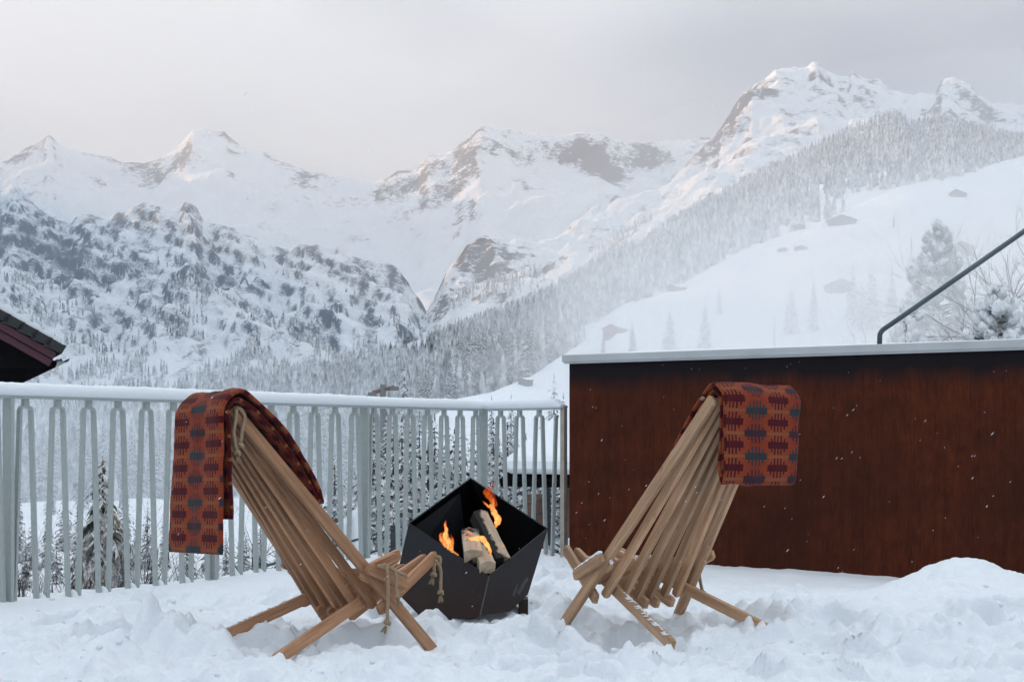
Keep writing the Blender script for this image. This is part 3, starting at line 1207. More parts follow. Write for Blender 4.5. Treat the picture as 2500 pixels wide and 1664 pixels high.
def tassel_mb(mb, c, L=.03, r=.012, down=Vector((0, 0, -1)), seed=0):
    rs = random.Random(seed)
    c = Vector(c)
    down = down.normalized()
    u = down.orthogonal().normalized()
    w = down.cross(u)
    for k in range(26):
        a, q = rs.uniform(0, 6.28), rs.uniform(.2, 1) * r
        e = c + down * L * rs.uniform(.75, 1.05) + (u * math.cos(a) + w * math.sin(a)) * q
        s0 = c + (u * math.cos(a) + w * math.sin(a)) * r * .3
        mb.tube([s0, (s0 + e) / 2 + (e - c) * .08, e], [.0016, .0019, .001], 4)
    return mb


LKA, LKB = (.372, .332), (.585, .258)


def make_chair(label, pose, mat):
    X, Y, yaw, z0, roll, pit = pose
    M = Matrix.Translation((X, Y, z0)) @ Matrix.Rotation(yaw, 4, 'Z') @ Matrix.Rotation(roll, 4, 'X') @ Matrix.Rotation(-pit, 4, 'Y')
    root = empty('slatted_chair', (0, 0, 0), label, 'chair', 'folding slatted chairs by the fire')
    root.matrix_world = M
    t, d = .0235, .046
    for i in range(9):
        s = (i - 4) / 4
        if i in (0, 8):
            place_slat('front_leg', root, back_pt(-.03, s), back_pt(CH['Lb'], s), t, d, mat)
        else:
            bx, bz = ((.472, .172) if i in (1, 7) else (.452 - .008 * (i % 2), .160 + .004 * (i % 2)))
            T_ = back_pt(CH['Lb'] - .004 * (i % 3), s)
            yb = back_pt(TB - .08, s).y
            place_slat('back_slat', root, Vector((bx, yb, bz)), T_, t, .037, mat)
    dip = [0, .035, .070, .086, .086, .070, .035, 0]
    for j in range(8):
        off = .0118 if j < 4 else -.0118
        a = 0 - .03 if j in (1, 6) else .405
        nm = 'rear_leg' if j in (1, 6) else 'seat_slat'
        # seat slats sit on the inner half of their gap, the short links on the outer half
        P0, P1 = seat_pt(a, j), seat_pt(CH['Ls'] - dip[j], j)
        if j not in (1, 6):
            P0 = Vector((.455, P0.y, .160)) if j in (0, 7) else Vector((.430, P0.y, .128))
            if j not in (0, 7):
                P1 = P1 + Vector((0, 0, -.022))
        k = off * .9
        place_slat(nm, root, P0 + Vector((0, k, 0)), P1 + Vector((0, k * .15, 0)), .021, d, mat)
    ys = [-(4 * PB + .0245)] + [(j - 3.5) * PB + (-.0118 if j < 4 else .0118) for j in range(8)] + [4 * PB + .0245]
    for y in ys:
        inn = 0 if abs(y) > .29 else 1
        A = Vector((LKA[0] + .004 * inn, y * .985, LKA[1] - .024 * inn))
        B = Vector((LKB[0], y * (.90 if inn else .93), LKB[1] - .022 * inn))
        place_slat('link_block', root, A, B, .0215, d, mat, endch=.016)
    return root, M


poseL = (-1.053, 5.237, .739, -.028, -.035, -.063)
poseR = (.835, 5.311, 2.163, .011, .023, -.097)
chairL, ML = make_chair('brown wooden slatted chair left of the fire, facing right', poseL, M_WOOD_L)
chairR, MR = make_chair('paler wooden slatted chair right of the fire, before the rusty wall', poseR, M_WOOD_R)


def pick(M, px, py, y):
    """point where the view ray meets the chair-local plane y"""
    Mi = M.inverted()
    o3 = Mi @ Vector((0, 0, EYE))
    d3 = (Mi.to_3x3() @ Vector(((px - 1250) / FP, 1, -(py - 1066) / FP)))
    k = (y - o3.y) / d3.y
    return o3 + d3 * k


def dn(M):
    return (M.inverted().to_3x3() @ Vector((0, 0, -1))).normalized()


def ropes(root, M, runs, knots, name='rope'):
    mb = MB()
    for P in runs:
        rope_mb(mb, P)
    r = mb.build(name, M_ROPE, root, smooth=True)
    for i, (c, dd) in enumerate(knots):
        k = MB()
        knot_mb(k, c, seed=i)
        k.build('knot', M_ROPE, r, smooth=True)
        if dd is not None:
            q = MB()
            tassel_mb(q, c + dd * .012, seed=i, down=dd)
            q.build('frayed_end', M_ROPE, r, smooth=True)


def zl(x, y, M, yy):       # close-up of the left chair (840,1310) at 5.227x
    return pick(M, 840 + x / 5.227, 1310 + y / 5.227, yy)


dL = dn(ML)
yo = -(4 * PB + .0245) - .022
k1, k2 = zl(552, 1100, ML, yo - .004), zl(672, 765, ML, yo - .012)
ropes(chairL, ML, [
    [zl(430, 365, ML, yo + .012), zl(480, 372, ML, yo), zl(530, 355, ML, yo - .004), zl(600, 410, ML, yo - .002), zl(700, 455, ML, yo), zl(770, 480, ML, yo), zl(800, 515, ML, yo + .014)],
    [zl(540, 360, ML, yo - .008), zl(550, 450, ML, yo - .012), zl(562, 640, ML, yo - .008), zl(555, 850, ML, yo - .004), k1],
    [zl(600, 395, ML, yo - .01), zl(655, 440, ML, yo - .014), zl(665, 600, ML, yo - .012), k2]],
    [(k1, (dL + Vector((-.5, 0, .1))).normalized()), (k2, (dL + Vector((.5, 0, 0))).normalized())])
ye = seat_pt(CH['Ls'], 0).y - .012 + .001
k3, k4 = zl(1140, 485, ML, ye - .012), zl(1232, 710, ML, ye - .012)
ropes(chairL, ML, [
    [zl(1150, 255, ML, ye + .012), zl(1190, 255, ML, ye - .01), zl(1225, 265, ML, ye - .016), zl(1225, 340, ML, ye - .018), zl(1205, 370, ML, ye - .014)],
    [zl(1180, 290, ML, ye - .012), zl(1150, 370, ML, ye - .014), zl(1150, 430, ML, ye - .012), k3],
    [zl(1170, 300, ML, ye - .02), zl(1215, 370, ML, ye - .018), zl(1236, 450, ML, ye - .014), zl(1232, 600, ML, ye - .012), k4]],
    [(k3, (dL + Vector((-.3, 0, 0))).normalized()), (k4, dL)])


def zt(x, y, yy):          # close-up of the left chair's top (380,930) at 3.733x
    return pick(ML, 380 + x / 3.733, 930 + y / 3.733, yy)


yt = -CH['Wt'] / 2 - .014
k5, k6 = zt(770, 590, yt - .01), zt(740, 655, yt - .014)
ropes(chairL, ML, [
    [zt(705, 250, yt + .012), zt(730, 240, yt - .006), zt(780, 260, yt - .012), zt(812, 330, yt - .014), zt(790, 440, yt - .012), k5],
    [zt(712, 300, yt + .01), zt(735, 262, yt - .014), zt(728, 360, yt - .018), zt(712, 480, yt - .016), k6]],
    [(k5, None), (k6, (dL + Vector((.2, 0, 0))).normalized())])
# right chair: rope ends
dR = dn(MR)


def zr(x, y, yy):          # (1550,1290) at 5.227x
    return pick(MR, 1550 + x / 5.227, 1290 + y / 5.227, yy)


yf_ = -(4 * PB + .0245) - .014
k7 = zr(868, 830, yf_)
ropes(chairR, MR, [[zr(815, 430, yf_ + .02), zr(822, 520, yf_ - .004), zr(830, 640, yf_), k7], [zr(770, 560, yf_), zr(762, 650, yf_), zr(748, 760, yf_)]], [(k7, (dR + Vector((-.2, 0, 0))).normalized())])
kt = MB()
knot_mb(kt, pick(MR, 1715.5, 973, CH['Wt'] / 2 + .014), .005, seed=4)
kt.build('rope_end', M_ROPE, chairR, smooth=True)
kt = MB()
knot_mb(kt, pick(MR, 1380, 1339, seat_pt(CH['Ls'], 7).y + .011), .005, seed=9)
kt.build('rope_end', M_ROPE, chairR, smooth=True)
# snow caught on the right chair
sm = MB()
lv, lf = ico(1, 2, .12, 8)
rs = random.Random(3)
A = Vector((LKA[0] + .01, 4 * PB + .0245, LKA[1] - .003))
B = Vector((LKB[0] - .01, (4 * PB + .0245) * .93, LKB[1] + .003))
for k in range(16):
    p = A + (B - A) * (k / 15) + Vector((0, rs.uniform(-.003, .003), .0235))
    sm.add([p + Vector((q[0] * .014, q[1] * .010, q[2] * .006)) for q in lv], [tuple(q) for q in lf])
for j in range(6):
    y = (7 - j - 3.5) * PB + (.0118 if j < 4 else -.0118)
    for k in range(3):
        p = Vector((LKA[0] - .001 + rs.uniform(-.005, .004), y + rs.uniform(-.004, .004), LKA[1] - .004 - k * .010))
        sm.add([p + Vector((q[0] * .007, q[1] * .008, q[2] * .008)) for q in lv], [tuple(q) for q in lf])
for k in range(70):
    s = .02 + .40 * rs.random() ** 1.3
    p = seat_pt(s, 6) + Vector((0, rs.uniform(-.011, .0), .0215))
    sm.add([p + Vector((q[0] * .016, q[1] * .005, q[2] * .0028)) for q in lv], [tuple(q) for q in lf])
sm.build('snow_dusting', M_SNOWCAP, chairR, smooth=True, kind='stuff')
sm = MB()
for k in range(26):
    s, j = rs.uniform(.0, .40), 6
    p = seat_pt(s, j) + Vector((0, rs.uniform(-.009, .009), .024))
    sm.add([p + Vector((q[0] * .012, q[1] * .005, q[2] * .0035)) for q in lv], [tuple(q) for q in lf])
for k in range(5):
    p = seat_pt(rs.uniform(.55, .62), rs.choice([1, 2])) + Vector((0, rs.uniform(-.02, .02), .026))
    sm.add([p + Vector((q[0] * .012, q[1] * .010, q[2] * .008)) for q in lv], [tuple(q) for q in lf])
sm.build('snow_dusting', M_SNOWCAP, chairL, smooth=True, kind='stuff')

# ------------------------------------------------------------------ blankets
m, nt, b = mat_new('woven_wool')
uv = nt.nodes.new('ShaderNodeUVMap')
uv.uv_map = 'UVMap'
wob = nt.nodes.new('ShaderNodeTexNoise')
wob.inputs['Scale'].default_value = 420
wob.inputs['Detail'].default_value = 2
nt.links.new(uv.outputs[0], wob.inputs['Vector'])
vs = nt.nodes.new('ShaderNodeVectorMath')
vs.operation = 'MULTIPLY_ADD'
nt.links.new(wob.outputs['Color'], vs.inputs[0])
vs.inputs[1].default_value = (.0022, .0022, 0)
nt.links.new(uv.outputs[0], vs.inputs[2])
sp_ = nt.nodes.new('ShaderNodeSeparateXYZ')
nt.links.new(vs.outputs[0], sp_.inputs[0])
U = mathn(nt, 'DIVIDE', sp_.outputs[0], .118)
colm = mathn(nt, 'FLOOR', mathn(nt, 'ADD', U, .5))
fu = mathn(nt, 'SUBTRACT', U, colm)
par = mathn(nt, 'ABSOLUTE', mathn(nt, 'MODULO', colm, 2))
Vv = mathn(nt, 'ADD', mathn(nt, 'DIVIDE', sp_.outputs[1], .088), mathn(nt, 'MULTIPLY', par, .5))
row = mathn(nt, 'FLOOR', Vv)
fv = mathn(nt, 'SUBTRACT', mathn(nt, 'SUBTRACT', Vv, row), .5)
afu, afv = mathn(nt, 'ABSOLUTE', fu), mathn(nt, 'ABSOLUTE', fv)
bar = mathn(nt, 'MULTIPLY', mathn(nt, 'LESS_THAN', afu, .47), mathn(nt, 'LESS_THAN', afv, .15))
tooth = mathn(nt, 'LESS_THAN', mathn(nt, 'FRACT', mathn(nt, 'ADD', mathn(nt, 'MULTIPLY', fu, 6.6), 8.25)), .5)
inner = mathn(nt, 'LESS_THAN', afu, .23)
reach = mathn(nt, 'ADD', mathn(nt, 'MULTIPLY', inner, .13), .29)
teeth = mathn(nt, 'MULTIPLY', mathn(nt, 'MULTIPLY', tooth, mathn(nt, 'LESS_THAN', afv, reach)), mathn(nt, 'LESS_THAN', afu, .40))
motif = mathn(nt, 'MAXIMUM', bar, teeth)
rpar = mathn(nt, 'ABSOLUTE', mathn(nt, 'MODULO', row, 2))
c_dark = mixc(nt, rpar, (0.024, 0.031, 0.037), (0.036, 0.017, 0.024))
c_mot = mixc(nt, par, c_dark, (0.060, 0.0045, 0.008))
smo = mathn(nt, 'ADD', mathn(nt, 'MULTIPLY', mathn(nt, 'COSINE', mathn(nt, 'MULTIPLY', U, math.pi)), .5), .5)
base = mixc(nt, smo, (0.225, 0.050, 0.019), (0.195, 0.026, 0.010))
band = mathn(nt, 'LESS_THAN', mathn(nt, 'ABSOLUTE', mathn(nt, 'SUBTRACT', afv, .47)), .03)
base = mixc(nt, mathn(nt, 'MULTIPLY', mathn(nt, 'MULTIPLY', band, par), .55), base, (0.20, 0.085, 0.035))
wv = noise(nt, mapping(nt, uv.outputs[0], (1, 1, 1)), 900, 2, .5)
mott = noise(nt, uv.outputs[0], 60, 4, .6)
cc = mixc(nt, motif, base, c_mot)
hs = nt.nodes.new('ShaderNodeHueSaturation')
nt.links.new(cc, hs.inputs['Color'])
nt.links.new(mathn(nt, 'ADD', mathn(nt, 'MULTIPLY', mathn(nt, 'ADD', wv, mott), .55), .45), hs.inputs['Value'])
nt.links.new(hs.outputs[0], b.inputs['Base Color'])
b.inputs['Roughness'].default_value = .95
b.inputs['Specular IOR Level'].default_value = .08
b.inputs['Sheen Weight'].default_value = .06
b.inputs['Sheen Roughness'].default_value = .6
bump(nt, mathn(nt, 'ADD', wv, mathn(nt, 'MULTIPLY', motif, -.3)), .35, .0016, b)
M_WOOL = m


def slab(path, wid, th, u0, v0, seed, step=.011, nw=30, wave=.006):
    """thick cloth: path of (x, z) in chair space, wid(s)->(ya, yb); returns verts, faces, uvs"""
    P = catmull([(p[0], 0, p[1]) for p in path], 12)
    A = np.array([(p.x, p.z) for p in P])
    L = np.concatenate([[0], np.cumsum(np.hypot(*np.diff(A, axis=0).T))])
    n = int(L[-1] / step)
    s = np.linspace(0, L[-1], n)
    Q = np.stack([np.interp(s, L, A[:, 0]), np.interp(s, L, A[:, 1])], -1)
    T = np.gradient(Q, axis=0)
    T /= np.linalg.norm(T, axis=1, keepdims=True)
    Nn = np.stack([-T[:, 1], T[:, 0]], -1)
    # closed loop across: top side then bottom side
    k = 5
    w = np.linspace(-1, 1, nw)
    loop = [(a, 1.0) for a in w] + [(1 + .0, math.cos(q)) for q in np.linspace(0, math.pi, k)[1:-1]] + [(a, -1.0) for a in w[::-1]] + [(-1, -math.cos(q)) for q in np.linspace(0, math.pi, k)[1:-1]]
    edge = [0] * nw + [math.sin(q) for q in np.linspace(0, math.pi, k)[1:-1]] + [0] * nw + [-math.sin(q) for q in np.linspace(0, math.pi, k)[1:-1]]
    v, uvs, f = [], [], []
    nl = len(loop)
    for i in range(n):
        ya, yb = wid(s[i] / L[-1])
        endk = min(1.0, min(i, n - 1 - i) / 1.5 + .35)
        for (a, b_), e in zip(loop, edge):
            y = (ya + yb) / 2 + (yb - ya) / 2 * a + e * th / 2
            jit = wave * float(gn(np.array(s[i] * 7 + seed), np.array(a * 1.8 + seed), seed)) + wave * .35 * float(gn(np.array(s[i] * 26), np.array(a * 6), seed + 3))
            jit += wave * 1.1 * math.sin(a * 4.2 + s[i] * 3 + seed) * min(1, abs(a) + .3) * .6
            o_ = b_ * th / 2 * endk + jit
            v.append((Q[i, 0] + Nn[i, 0] * o_, y, Q[i, 1] + Nn[i, 1] * o_))
            uvs.append((u0 + (yb - ya) / 2 * a + e * .004, v0 + s[i] * (1 if b_ >= 0 else 1)))
    for i in range(n - 1):
        for q in range(nl):
            a, b_ = i * nl + q, i * nl + (q + 1) % nl
            f.append((a, b_, b_ + nl, a + nl))
    f.append(tuple(range(nl - 1, -1, -1)))
    f.append(tuple((n - 1) * nl + q for q in range(nl)))
    return v, f, uvs


def blanket(label, M, slabs):
    V, F, UV = [], [], []
    for v, f, u in slabs:
        n = len(V)
        V += v
        UV += u
        F += [tuple(i + n for i in q) for q in f]
    me = mesh_pd('blanket', V, F, M_WOOL, True)
    ul = me.uv_layers.new(name='UVMap')
    vi = np.zeros(len(me.loops), dtype=np.int32)
    me.loops.foreach_get('vertex_index', vi)
    ul.data.foreach_set('uv', np.array(UV, dtype=np.float32)[vi].ravel())
    o = obj('blanket', me, None, label, 'blanket', 'patterned wool blankets over the chairs')
    o.matrix_world = M
    return o


T0 = Vector((CH['xf'] - CB * CH['Lb'], SB * CH['Lb']))
ub, nf = Vector((-CB, SB)), Vector((SB, CB))


def fpt(t, off):
    return (CH['xf'] - CB * t + nf.x * off, SB * t + nf.y * off)


def hang(M, P, ds):
    """points straight down from P (world vertical) by ds, in chair (x,z)"""
    g = dn(M)
    return [(P[0] + g.x * d + q, P[1] + g.z * d) for d, q in ds]


tp = T0
left_in = [fpt(.74, .046), fpt(.85, .062), fpt(1.05, .072), fpt(1.2, .056), tuple(tp + ub * .022 + nf * .026), tuple(tp + ub * .030 - nf * .008), tuple(tp + ub * .016 - nf * .042)] + hang(ML, tuple(tp - nf * .060 + ub * -.01), [(.06, 0), (.2, -.002), (.28, .002), (.37, 0)])
left_out = [fpt(.73, .064), fpt(.80, .088), fpt(.97, .112), fpt(1.15, .100), tuple(tp + ub * .030 + nf * .062), tuple(tp + ub * .052 - nf * .002), tuple(tp + ub * .040 - nf * .052), tuple(tp + ub * .0 - nf * .092)] + hang(ML, tuple(tp - nf * .102 + ub * -.02), [(.06, -.006), (.18, -.012), (.30, -.016), (.42, -.020), (.465, -.020)])
blanket('rust orange patterned blanket hanging long behind the left chair back', ML, [
    slab(left_in, lambda s: (-.178 - .016 * s, .15), .014, .07, .03, 3, wave=.004),
    slab(left_out, lambda s: (-.176 - .026 * s, .118 + .075 * s * s), .016, .0, .052, 5, wave=.005)])
gR = dn(MR)
bb = hang(MR, tuple(tp - nf * .098 + ub * -.02), [(.02, 0), (.10, -.006), (.19, -.004), (.235, .002)])
bi = hang(MR, tuple(tp - nf * .062 + ub * -.02), [(.225, .004), (.16, .004), (.08, .002), (.015, 0)])
fold = hang(MR, tuple(tp - nf * .082 + ub * -.02), [(.262, .002)])
right_path = [fpt(.88, .062), fpt(1.05, .066), fpt(1.18, .064), tuple(tp + ub * .036 + nf * .044), tuple(tp + ub * .056 - nf * .002), tuple(tp + ub * .040 - nf * .056)] + bb + fold + bi + [tuple(tp + ub * .014 - nf * .042), tuple(tp + ub * .028 - nf * .006), tuple(tp + ub * .020 + nf * .028), fpt(1.2, .040), fpt(1.05, .042), fpt(.92, .044)]
mid = hang(MR, tuple(tp - nf * .078 + ub * -.02), [(.21, .004), (.14, 0), (.08, 0), (.03, 0)])
blanket('folded rust orange patterned blanket over the right chair back', MR, [slab(right_path, lambda s: (-.242 - .012 * math.sin(s * 9), .142 + .006 * math.sin(s * 7)), .013, -.040, .0, 9, wave=.005), slab(mid, lambda s: (-.23, .136), .009, -.040, .3, 10, wave=.002)])

# ------------------------------------------------------------------ fire pit, wood and flames
m, nt, b = mat_new('blackened_steel')
co = tco(nt)
n1 = noise(nt, co, 5, 6, .65)
n2 = noise(nt, co, 38, 5, .7)
sep = nt.nodes.new('ShaderNodeSeparateXYZ')
nt.links.new(co, sep.inputs[0])
low = ramp(nt, mathn(nt, 'ADD', sep.outputs[2], mathn(nt, 'MULTIPLY', mathn(nt, 'SUBTRACT', n1, .5), .28)), .02, .30, (1, 1, 1), (0, 0, 0))
c = mixc(nt, n1, (0.007, 0.0078, 0.010), (0.024, 0.027, 0.034))
c = mixc(nt, mathn(nt, 'MULTIPLY', low, .75), c, (0.034, 0.016, 0.010))
c = mixc(nt, mathn(nt, 'MULTIPLY', ramp(nt, n2, .60, .78), .45), c, (0.075, 0.08, 0.09))
nt.links.new(c, b.inputs['Base Color'])
b.inputs['Roughness'].default_value = .55
b.inputs['Specular IOR Level'].default_value = .25
bump(nt, n2, .15, .003, b)
M_PIT = m
M_SOOT = simple('soot', (0.003, 0.003, 0.0035), 1.0, var=.3, scale=20, spec=.0)

R_l, R_f, R_r, R_b = at(998.5, 1275, 6.35), at(1194, 1405.5, 6.02), at(1338, 1289, 6.42), at(1149, 1165, 6.62)
B_f = at(1172, 1502, 5.99)


def on_plane(px, py, a, b_, c_):
    n = (b_ - a).cross(c_ - a)
    d = Vector(((px - 1250) / FP, 1, -(py - 1066) / FP))
    e = Vector((0, 0, EYE))
    return e + d * ((a - e).dot(n) / d.dot(n))


M_l = on_plane(961, 1437, R_l, R_f, B_f)
B_l = on_plane(1022, 1500, R_l, R_f, B_f)
B_m = on_plane(1139, 1512, R_l, R_f, B_f)
B_r = on_plane(1289, 1450, R_f, R_r, B_f)
B_r2 = on_plane(1245, 1492, R_f, R_r, B_f)
K_l = Vector((R_l.x + .10, 6.66, .12))
K_b = Vector((-.15, 6.86, .10))
K_d = Vector((-.12, 6.5, -.04))
pit = empty('fire_pit', (-.1, 6.3, 0), 'black faceted steel fire pit with a tilted square mouth', 'fire pit')
po = Vector((-.1, 6.3, 0))
V = dict(Rl=R_l, Rf=R_f, Rr=R_r, Rb=R_b, Bf=B_f, Ml=M_l, Bl=B_l, Bm=B_m, Br=B_r, Br2=B_r2, Kb=K_b, Kd=K_d)
cen = sum(V.values(), Vector()) / len(V)


def plate(names, nm='plate', th=.006):
    P = [V[q] for q in names]
    n = Vector()
    for i in range(len(P)):
        a, b_ = P[i], P[(i + 1) % len(P)]
        n += a.cross(b_)
    n.normalize()
    if n.dot(cen - P[0]) > 0:
        P = P[::-1]
        n = -n
    k = len(P)
    I = [p - n * th + (cen - p) * .004 for p in P]
    me = mesh_pd(nm, [p - po for p in P + I], [tuple(range(k)), tuple(range(2 * k - 1, k - 1, -1))] + [(i, i + k, (i + 1) % k + k, (i + 1) % k)[::-1] for i in range(k)], M_PIT)
    me.materials.append(M_SOOT)
    me.polygons[1].material_index = 1
    return obj(nm, me, pit)


plate(['Rl', 'Ml', 'Bl', 'Bm', 'Bf', 'Rf'])
plate(['Rf', 'Bf', 'Br2', 'Br', 'Rr'])
plate(['Rb', 'Kb', 'Ml', 'Rl'])
plate(['Rr', 'Br', 'Kb', 'Rb'])
plate(['Bl', 'Kd', 'Bm'])
plate(['Bm', 'Kd', 'Bf'])
plate(['Bf', 'Kd', 'Br2'])
plate(['Ml', 'Kb', 'Kd', 'Bl'])
plate(['Kb', 'Br', 'Br2', 'Kd'])
MB().tube([R_f - po + Vector((0, -.002, 0)), B_f - po + Vector((0, -.002, 0))], .0028, 6).build('weld_seam', simple('weld', (.12, .12, .13), .45, .6), pit)
MB().box((.03, -.05, -.12), (.075, .06, .045), Matrix.Translation((.10, .04, 0))).build('foot', M_PIT, pit)
# scratches of pale primer on the right plate
pn = (R_r - R_f).cross(B_f - R_f).normalized()
if pn.y > 0:
    pn = -pn
sc_m = simple('scraped_patch', (.05, .054, .058), .6, var=.4, scale=60)
for qs in ([(1262, 1445), (1278, 1418), (1286, 1408), (1290, 1412), (1276, 1436), (1268, 1452)], [(1250, 1452), (1260, 1428), (1264, 1424), (1262, 1438), (1256, 1455)]):
    P = [on_plane(x, y, R_f, R_r, B_f) + pn * .0012 - po for x, y in qs]
    Q = [p - pn * .001 for p in P]
    k = len(P)
    obj('scrape', mesh_pd('scrape', P + Q, [tuple(range(k)), tuple(range(2 * k - 1, k - 1, -1))], sc_m), pit)

# split logs
m, nt, b = mat_new('split_log')
co = tco(nt)
sep = nt.nodes.new('ShaderNodeSeparateXYZ')
nt.links.new(co, sep.inputs[0])
g1 = noise(nt, mapping(nt, co, (5, 50, 50)), 1.0, 6, .65)
c = mixc(nt, ramp(nt, g1, .3, .75), (0.34, 0.25, 0.17), (0.62, 0.51, 0.38))
an = vread(nt, 'char')
ch = ramp(nt, mathn(nt, 'ADD', an, mathn(nt, 'MULTIPLY', mathn(nt, 'SUBTRACT', noise(nt, co, 30, 5, .65), .5), .9)), .42, .62)
c = mixc(nt, ch, c, (0.008, 0.007, 0.007))
nt.links.new(c, b.inputs['Base Color'])
b.inputs['Roughness'].default_value = .9
bump(nt, g1, .5, .004, b)
M_LOG = m


def log(label, a, b_, prof, charf, seed, upv=Vector((0, 0, 1))):
    a, b_ = Vector(a), Vector(b_)
    x = (b_ - a)
    L = x.length
    x.normalize()
    y = upv.cross(x).normalized()
    z = x.cross(y)
    rs = random.Random(seed)
    v, f, chv = [], [], []
    nr = 9
    k = len(prof)
    for i in range(nr):
        s = i / (nr - 1)
        for j, (py, pz) in enumerate(prof):
            jt = 1 + rs.uniform(-.05, .05)
            v.append((s * L, py * jt, pz * jt))
            chv.append(charf(s, py, pz))
    for i in range(nr - 1):
        for j in range(k):
            p, q = i * k + j, i * k + (j + 1) % k
            f.append((p, q, q + k, p + k))
    f += [tuple(range(k - 1, -1, -1)), tuple((nr - 1) * k + j for j in range(k))]
    me = mesh_pd('split_log', v, f, M_LOG)
    vdata(me, 'char', chv)
    o = obj('split_log', me, None, label, 'firewood', 'split logs burning in the fire pit')
    o.matrix_world = Matrix(((x.x, y.x, z.x, a.x), (x.y, y.y, z.y, a.y), (x.z, y.z, z.z, a.z), (0, 0, 0, 1)))
    return o


def z3(x, y, Y):          # close-up of the pit (950,1130) at 3.92x
    return at(950 + x / 3.92, 1130 + y / 3.92, Y)


log('long split log leaning up against the back of the fire pit', z3(1085, 950, 6.16), z3(860, 500, 6.46), [(-.030, -.030), (.034, -.034), (.038, .016), (.006, .036), (-.032, .030)],
    lambda s, y, z: .25 + (.75 if y > .0 and z < .03 else 0) + (.3 if s < .06 or s > .95 else 0), 1, Vector((.5, -.75, .5)))
log('short split log with a square end facing the front of the pit', z3(800, 900, 6.10), z3(770, 690, 6.34), [(-.038, -.034), (.036, -.034), (.040, .030), (.004, .040), (-.040, .032)],
    lambda s, y, z: .15 + (.55 if z < -.02 else 0) + .5 * s, 2)
log('split log lying lowest, beside the square-ended one', z3(945, 1000, 6.05), z3(830, 760, 6.33), [(-.034, -.030), (.036, -.026), (.034, .022), (.0, .032), (-.034, .024)],
    lambda s, y, z: .1 + (.7 if y < -.02 and s > .3 else 0) + .5 * max(0, s - .5), 3)
# bed of charred wood and ash below the logs
ev, ef = [], []
n0 = 0
rs = np.random.default_rng(9)
for i in range(60):
    lv, lf = lumps[i % 5]
    p = np.array([-.16 + np.clip(rs.normal(), -1.2, 1.2) * .06, 6.32 + np.clip(rs.normal(), -1, 1) * .05, .06 + rs.uniform(-.01, .03)])
    ev.append(lv * rs.uniform(.012, .03) + p)
    ef.append(lf + n0)
    n0 += len(lv)
obj('embers', mesh_np('embers', np.concatenate(ev), np.concatenate(ef), M_SOOT, False), kind='stuff', label='bed of black charred wood in the bottom of the pit')

m = bpy.data.materials.new('flame')
m.use_nodes = True
nt = m.node_tree
nt.nodes.clear()
mo = nt.nodes.new('ShaderNodeOutputMaterial')
em = nt.nodes.new('ShaderNodeEmission')
tr = nt.nodes.new('ShaderNodeBsdfTransparent')
mx = nt.nodes.new('ShaderNodeMixShader')
hv = vread(nt, 'heat')
co = tco(nt)
nn = noise(nt, mapping(nt, co, (70, 70, 16)), 1.0, 3, .6, 1.2)
lw = nt.nodes.new('ShaderNodeLayerWeight')
lw.inputs[0].default_value = .4
core = mathn(nt, 'SUBTRACT', 1.0, lw.outputs['Facing'])
heat = mathn(nt, 'MULTIPLY', hv, mathn(nt, 'ADD', mathn(nt, 'MULTIPLY', core, .7), .35))
cr = nt.nodes.new('ShaderNodeValToRGB')
cr.color_ramp.elements[0].position = .12
cr.color_ramp.elements[0].color = (.55, .06, .012, 1)
cr.color_ramp.elements[1].position = .85
cr.color_ramp.elements[1].color = (1.0, .42, .12, 1)
e2 = cr.color_ramp.elements.new(.45)
e2.color = (.95, .17, .03, 1)
nt.links.new(heat, cr.inputs[0])
nt.links.new(cr.outputs[0], em.inputs[0])
nt.links.new(mathn(nt, 'ADD', mathn(nt, 'MULTIPLY', heat, .78), .20), em.inputs[1])
al = mathn(nt, 'MULTIPLY', mathn(nt, 'MULTIPLY', ramp(nt, nn, .34, .60), ramp(nt, core, .35, 1.0)), mathn(nt, 'MULTIPLY', ramp(nt, hv, .0, .5), .92))
nt.links.new(al, mx.inputs[0])
nt.links.new(tr.outputs[0], mx.inputs[1])
nt.links.new(em.outputs[0], mx.inputs[2])
nt.links.new(mx.outputs[0], mo.inputs[0])
M_FLAME = m


def flame(label, tongues):
    """each tongue: list of (point, half width, heat)"""
    v, f, h = [], [], []
    for tg in tongues:
        P = catmull([t_[0] for t_ in tg], 7)
        kk = np.linspace(0, len(tg) - 1, len(P))
        W = np.interp(kk, range(len(tg)), [t_[1] for t_ in tg])
        H = np.interp(kk, range(len(tg)), [t_[2] for t_ in tg])
        n = len(v)
        ns = 12
        for i, p in enumerate(P):
            d = (P[min(i + 1, len(P) - 1)] - P[max(i - 1, 0)]).normalized()
            sd = d.cross(Vector((0, 1, 0))).normalized()
            dp = sd.cross(d)
            for k in range(ns):
                a = 2 * math.pi * k / ns
                wob_ = .82 + .10 * math.sin(i * .9 + k * 1.1) + .06 * math.sin(i * 2.1 + k * 2.3)
                v.append(p + (sd * math.cos(a) + dp * math.sin(a) * .55) * W[i] * 1.1 * wob_)
                h.append(H[i])
        for i in range(len(P) - 1):
            for k in range(ns):
                a, b_ = n + i * ns + k, n + i * ns + (k + 1) % ns
                f.append((a, b_, b_ + ns, a + ns))
    c0 = Vector(tongues[0][0][0])
    me = mesh_pd('flame', [p - c0 for p in v], f, M_FLAME, True)
    vdata(me, 'heat', h)
    o = obj('flame', me, None, label, 'flame', 'flames in the fire pit')
    o.location = c0
    return o


